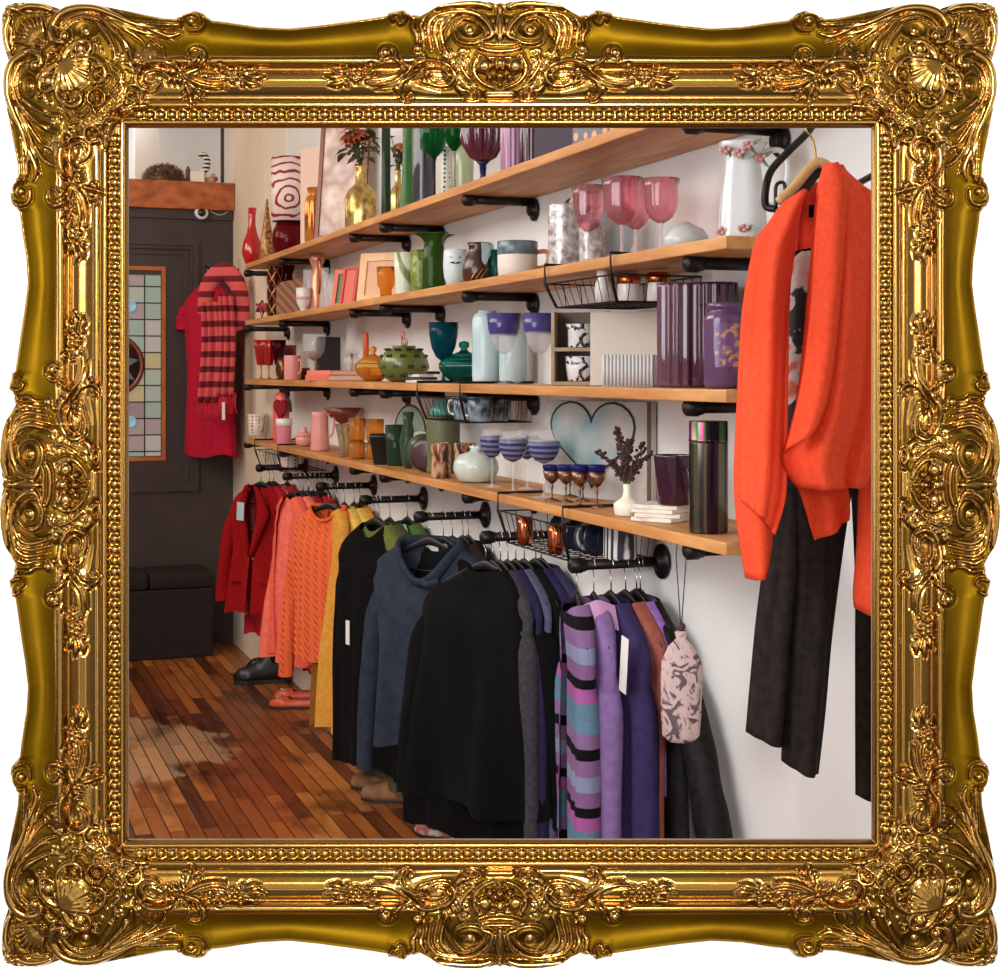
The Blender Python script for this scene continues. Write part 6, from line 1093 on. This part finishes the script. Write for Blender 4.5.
HB4 = WP(872, 470, 2.46)
legs('second pair of dark trousers at the right edge beside the orange sleeve', HB4, (('trouser_leg', [(852,470),(856,560),(857,640),(858,720),(859,796)], [(905,470),(903,560),(901,640),(899,720),(897,802)], 2.45),))
# hanger, arm
t = thing('clothes_hanger', 'pale wooden hanger in the shoulders of the orange cardigan', 'hanger', WP(811, 150, 2.37), 0); o_ = t.location
rel = lambda u, v, Y: tuple(WP(u, v, Y)-o_)
MB().tube(smooth_path([rel(779,202,2.36), rel(795,186,2.365), rel(812,166,2.37), rel(822,163,2.37), rel(840,175,2.37), rel(866,196,2.37)], 6), [.008]*31, 8, up=(0,1,0), flat=1.0).build('body', mat('pale_hanger_wood', (214, 168, 110), .5), t)
MB().tube(smooth_path([rel(816,165,2.37), rel(815,150,2.37), rel(812,138,2.37), rel(806,130,2.37), rel(810,122,2.37), rel(817,128,2.37)], 5), .0018, 6).build('hook', M_BRASS, t)
t = thing('clothes_hanger', 'black hanger tucked inside the orange cardigan', 'hanger', WP(800, 205, 2.39), 0); o_ = t.location
MB().tube(smooth_path([rel(778,214,2.38), rel(790,206,2.385), rel(806,186,2.39), rel(822,172,2.39), rel(852,196,2.39)], 6), .009, 8, up=(0,1,0)).build('body', F_PLASTIC, t); MB().tube(smooth_path([rel(776,208,2.38), rel(776,186,2.38), rel(784,183,2.38), rel(786,196,2.38), rel(790,204,2.385)], 5), .003, 6).build('hook', F_PLASTIC, t)
t = thing('garment_arm', 'black bent pipe arm that carries the orange cardigan', 'arm', WP(812, 126, 2.40), 0); o_ = t.location
MB().tube(smooth_path([rel(840,60,2.7), rel(825,100,2.5), rel(811,128,2.42), rel(790,150,2.41), rel(773,168,2.41), rel(767,182,2.40), rel(765,198,2.40), rel(767,207,2.40), rel(776,209,2.39)], 8), .0062, 10).build('pipe', M_IRON, t)
t = thing('garment_arm', 'thin black rod passing behind the cardigan at the right edge', 'arm', WP(862, 178, 2.6), 0); o_ = t.location
MB().tube([rel(846,190,2.6), rel(872,176,2.5), rel(905,160,2.42)], .006, 8).build('pipe', M_IRON, t)
# ================================================================ ottoman and things round the door
oy = DW(212, 568, .34); bo = oy[0]; zo = DW(212, 585, .36)[1]; zo2 = DW(180, 566, .15)[1]
t = thing('ottoman', 'dark brown upholstered storage ottoman in front of the dark door', 'ottoman', S(.20, bo+.5, 0), ROT); F_OTT = cloth('dark_brown_upholstery', (44, 36, 34), (52, 42, 40)); 
MB().box(-.17, .17, -.5, .5, 0, zo-.012, ch=.012).build('body', F_OTT, t)
mb = MB()
for q in range(3): mb.box(-.175, .175, -.5+q*.3345, -.5+q*.3345+.331, zo-.011, zo+.075, ch=.028)
mb.build('cushion_lid', F_OTT, t)
# eye ornament, fur hat and figures on the beam
eb, ez = DW(201, 213, .03); t = thing('eye_ornament', 'round blue and white eye ornament fixed on the dark door head', 'ornament', S(.021, eb, ez), ROT); r_ = 8.2*PX(201, .3)*1.0; r_ = 8.2*8.2/F
ME = Matrix.Rotation(math.pi/2, 4, 'Y')
MB().lathe([(0,0),(r_,0),(r_,.02),(r_*.85,.028),(0,.028)], 32, ME).build('blue_ring', mat('eye_blue', (70, 86, 120), .25), t); MB().lathe([(r_*.84,.027),(r_*.8,.034),(r_*.5,.036),(0,.036)], 32, ME).build('white_ring', C_WHITE, t); MB().lathe([(r_*.52,.036),(r_*.45,.044),(r_*.2,.05),(0,.051)], 24, ME).build('pupil', mat('eye_black', (26, 24, 26), .1), t)
o = MB().tube(smooth_path([(.0,-r_*1.02,.01),(.02,-.10,-.01),(.03,-.16,.015),(.03,-.25,.01)], 6), .002, 5); 
o = MB().tube(smooth_path([(0,0,0),(.01,-.06,-.018),(.01,-.12,.012),(.01,-.19,.012)], 6), .0025, 5).build('white_wire', C_WHITE); o.location = S(.03, eb-r_-.005, ez+.012); o.rotation_euler = (0,0,ROT+math.pi); tag(o, 'thin white wire running from the eye ornament along the door head', 'wire')
fb, _ = DW(164, 182, -.08); fl_, _ = DW(143, 182, -.08); hw = (fl_-fb); M_FUR = noisy('brown_fur', (92, 66, 46), (156, 124, 92), 30, .9, 0)
t = thing('fur_hat', 'shaggy brown fur hat lying on the wooden beam', 'hat', S(-.07, fb, zb2+.002), ROT); mb = MB(); r = random.Random(9); mb.lathe([(0,0),(hw*.8,0),(hw*.85,.03),(hw*.6,.075),(0,.09)], 20, None, .5, 1)
mb.build('crown', M_FUR, t); mb = MB()
for q in range(1500):
    a_ = r.uniform(0, 6.283); e_ = math.asin(r.uniform(.02, 1)); d = Vector((math.cos(a_)*math.cos(e_)*.5, math.sin(a_)*math.cos(e_), math.sin(e_))); p0 = Vector((d.x*hw*.85, d.y*hw*.85, d.z*.085)); p1_ = p0+Vector((d.x*1.4, d.y, d.z*.9))*r.uniform(.018, .036)+Vector((r.uniform(-.008,.008), r.uniform(-.008,.008), r.uniform(-.008,.004)))
    p1_.z = max(p1_.z, .003); p0.z = max(p0.z, .003); mb.tube([tuple(p0), tuple(p1_)], [.0022, .0006], 3)
o = mb.build('fur', M_FUR, t); o['kind'] = 'stuff'
def onbeam(u, a0=-.06): return S(a0, DW(u, 182, a0)[0], zb2+.001)
o = MB().lathe([(0,0),(.014,0),(.012,.05),(.016,.07),(.008,.09),(0,.10)], 14).build('carved_peg', mat('carved_brown', (110, 70, 52), .6)); root1(o, 'small brown carved peg right of the fur hat on the beam', 'ornament', onbeam(188))
t = thing('striped_bird', 'black and white striped bird figure on a pale block', 'figure', onbeam(200), ROT+FR)
MB().box(-.05, .03, -.03, .03, 0, .07, ch=.004).build('block', C_CREAM, t)
MB().tube(smooth_path([(.01,0,.07),(.035,0,.09),(.04,0,.12),(.035,0,.15),(.02,0,.165),(.0,0,.155),(-.005,0,.14)], 5), [.012,.015,.018,.019,.02,.02,.019,.018,.018,.018,.018,.018,.018,.018,.017,.016,.016,.016,.016,.015,.014,.014,.013,.012,.012,.011,.010,.009,.008,.007,.005], 10).build('bird', stripes('zebra', (24,24,26), (230,226,220), 14, 'Z', .5), t)
t = thing('peach_figure', 'small peach seated figure at the right end of the beam', 'figure', onbeam(211), ROT+FR); mb = MB(); mb.ball((0,0,.022), .022, 8, 1.4, 1, 1); mb.ball((.012,0,.052), .013, 8); mb.ball((-.028,0,.03), .012, 8); mb.build('body', mat('peach_clay', (206, 156, 126), .6), t); MB().ball((.03,-.01,.03), .012, 8).build('cap', M_RUST, t)
# ================================================================ shoes
def shoe(label, name, u, v, yaw, L_, Wd, Hh, msole, mup, kind='flat', cat='shoe', grp=None, n=22):
    Y = EYE*F/(v-VH); P_ = Vector(((u-500)/F*Y, Y, 0)); t = thing(name, label, cat, P_, yaw, grp)
    def wid(s): return Wd/2*interp(s, [0,.08,.3,.5,.75,.92,1], [.35,.68,.70,.72,1.0,.72,.25])
    def ring(s, z0, z1, k=1.0, open_=False):
        w_ = wid(s)*k; x = (s-.5)*L_; pts = []
        for q in range(13): a_ = math.pi*q/12; pts.append((x, -w_*math.cos(a_), z0+(z1-z0)*math.sin(a_)**.7))
        return pts
    ns = 24; top = {'flat': lambda s: interp(s, [0,.1,.25,.6,.72,.85,1], [.05,.05,.035,.034,.042,.036,.018]), 'shoe': lambda s: interp(s, [0,.1,.3,.6,.75,.9,1], [.07,.075,.07,.068,.05,.042,.02]), 'boot': lambda s: interp(s, [0,.1,.3,.42,.55,.75,.9,1], [.14,.15,.15,.145,.085,.06,.05,.02])}[kind]
    sole = MB(); sole.grid(lambda x, y: ((y-.5)*L_, (x-.5)*2*wid(y)*1.04, 0), 5, ns); sole = MB()
    vs = []; N_ = 36
    for i in range(N_):
        a_ = 2*math.pi*i/N_; s = .5-.5*math.cos(a_); sg = 1 if a_ < math.pi else -1; vs.append(((s-.5)*L_*1.02, sg*wid(s)*1.05))
    hs = .012 if kind != 'boot' else .022
    sole.add([(x, y, 0) for x, y in vs]+[(x, y, hs) for x, y in vs], [tuple(range(N_-1,-1,-1)), tuple(range(N_, 2*N_))]+[(i, (i+1) % N_, (i+1) % N_+N_, i+N_) for i in range(N_)], False).build('sole', msole, t)
    up = MB(); op = {'flat': (.08,.66), 'shoe': (.08,.5), 'boot': (.02,.40)}[kind]
    def fn(x, y):
        a_ = math.pi*x; w_ = wid(y); h_ = top(y); k_ = math.sin(a_)**.7 if 0 < x < 1 else 0; c_ = math.cos(a_)
        if op[0] < y < op[1]: e = min(1, (y-op[0])/.06, (op[1]-y)/.06); k_ = min(k_, 1-.0*e); c_ = math.copysign(max(abs(c_), .62*e), c_ if abs(c_) > 1e-6 else (1 if x < .5 else -1))
        return ((y-.5)*L_, -w_*c_, hs+(h_)*k_)
    up.grid(fn, 25, ns)
    # remove the faces spanning the opening
    nx = 25; keep_f = []
    for f in up.f:
        ys = [up.v[i] for i in f]; s_ = [(p[0]/L_+.5) for p in ys]; yy = [p[1] for p in ys]
        if op[0] < sum(s_)/4 < op[1] and min(yy) < 0 < max(yy): continue
        if op[0]+.03 < sum(s_)/4 < op[1]-.03 and max(abs(q) for q in yy) <= wid(sum(s_)/4)*.64: continue
        keep_f.append(f)
    up.f = keep_f; up.sm = [True]*len(keep_f); up.mi = [0]*len(keep_f)
    o = up.build('upper', mup, t); o.modifiers.new('t', 'SOLIDIFY').thickness = .0025
    ins = MB(); ins.add([(x*.94, y*.9, hs+.004) for x, y in vs], [tuple(range(N_))], False).build('insole', mat('insole', (206, 186, 170), .8) if kind == 'flat' else F_BLACK, t)
    return t
def at_floor(u, v): Y = EYE*F/(v-VH); return Y
M_SOLE = mat('dark_sole', (30, 24, 22), .6); L_OR = mat('orange_leather', (206, 84, 52), .35); L_BLK = mat('black_leather', (22, 20, 20), .35); L_TAN = noisy('tan_suede', (110, 72, 44), (140, 98, 62), 30, .8)
t = shoe('orange ballet flat with flower buckle lying in front', 'ballet_flat', 296, 708, math.pi-.05, .24, .085, .05, M_SOLE, L_OR, grp='orange ballet flats')
mb = MB(); [mb.ball((.075+.012*math.cos(q), .012*math.sin(q), .050), .006, 6) for q in [x*1.05 for x in range(6)]]; mb.build('flower_buckle', mat('jewel', (190, 186, 180), .2, .9), t)
t = shoe('orange ballet flat behind its pair', 'ballet_flat', 300, 700, math.pi-.02, .24, .085, .05, M_SOLE, L_OR, grp='orange ballet flats')
mb = MB(); [mb.ball((.075+.012*math.cos(q), .012*math.sin(q), .050), .006, 6) for q in [x*1.05 for x in range(6)]]; mb.build('flower_buckle', bpy.data.materials['jewel'], t)
for lab, u, v in (('black lace up ankle boot nearest the skirting', 268, 677), ('black lace up ankle boot in front of its pair', 262, 680+3)):
    t = shoe(lab, 'ankle_boot', u+(6 if v < 680 else 0), v-(4 if v < 680 else 0), math.pi+.15, .27, .095, .15, M_SOLE, L_BLK, 'boot', 'boot', 'black ankle boots')
    MB().lathe([(.042,.10),(.045,.16),(.047,.24),(.044,.24),(.042,.16),(.039,.10)], 20, Matrix.Translation((-.075,0,0)), 1.25, .9, close=True).build('shaft', L_BLK, t)
    mb = MB()
    for q in range(5): x = .035-q*.018; z = .085+q*.022; mb.tube([(x, -.028, z), (x+.004, 0, z+.012), (x, .028, z)], .002, 5)
    mb.build('laces', mat('brown_lace', (120, 84, 60), .7), t)
for lab, u, v, yw in (('tan suede clog in front beneath the navy blouse', 396, 801, math.pi-.25), ('tan suede clog behind its pair', 385, 789, math.pi-.2)):
    shoe(lab, 'suede_clog', u, v, yw, .25, .095, .07, M_SOLE, L_TAN, 'shoe', 'shoe', 'tan suede clogs')
L_FLO = blotch('floral_satin', [(40, 60, 60), (200, 160, 130), (170, 60, 70), (214, 200, 180), (40, 90, 90)], 26, .6)
for lab, u, v, yw in (('floral satin shoe at the left of the bottom edge', 446, 838, 2.6), ('floral satin shoe behind under the large black coat', 462, 822, 2.4), ('floral satin shoe with red trim right of its pair', 474, 842, 1.5)):
    t = shoe(lab, 'floral_shoe', u, v, yw, .23, .085, .06, M_SOLE, L_FLO, 'flat', 'shoe', 'floral satin shoes')
    mb = MB(); [leaf(mb, Matrix.Translation((.07,0,.05)) @ Matrix.Rotation(q*1.05, 4, 'Z') @ Matrix.Rotation(.5, 4, 'X'), .035, .022) for q in range(6)]; mb.build('bow', L_FLO, t)
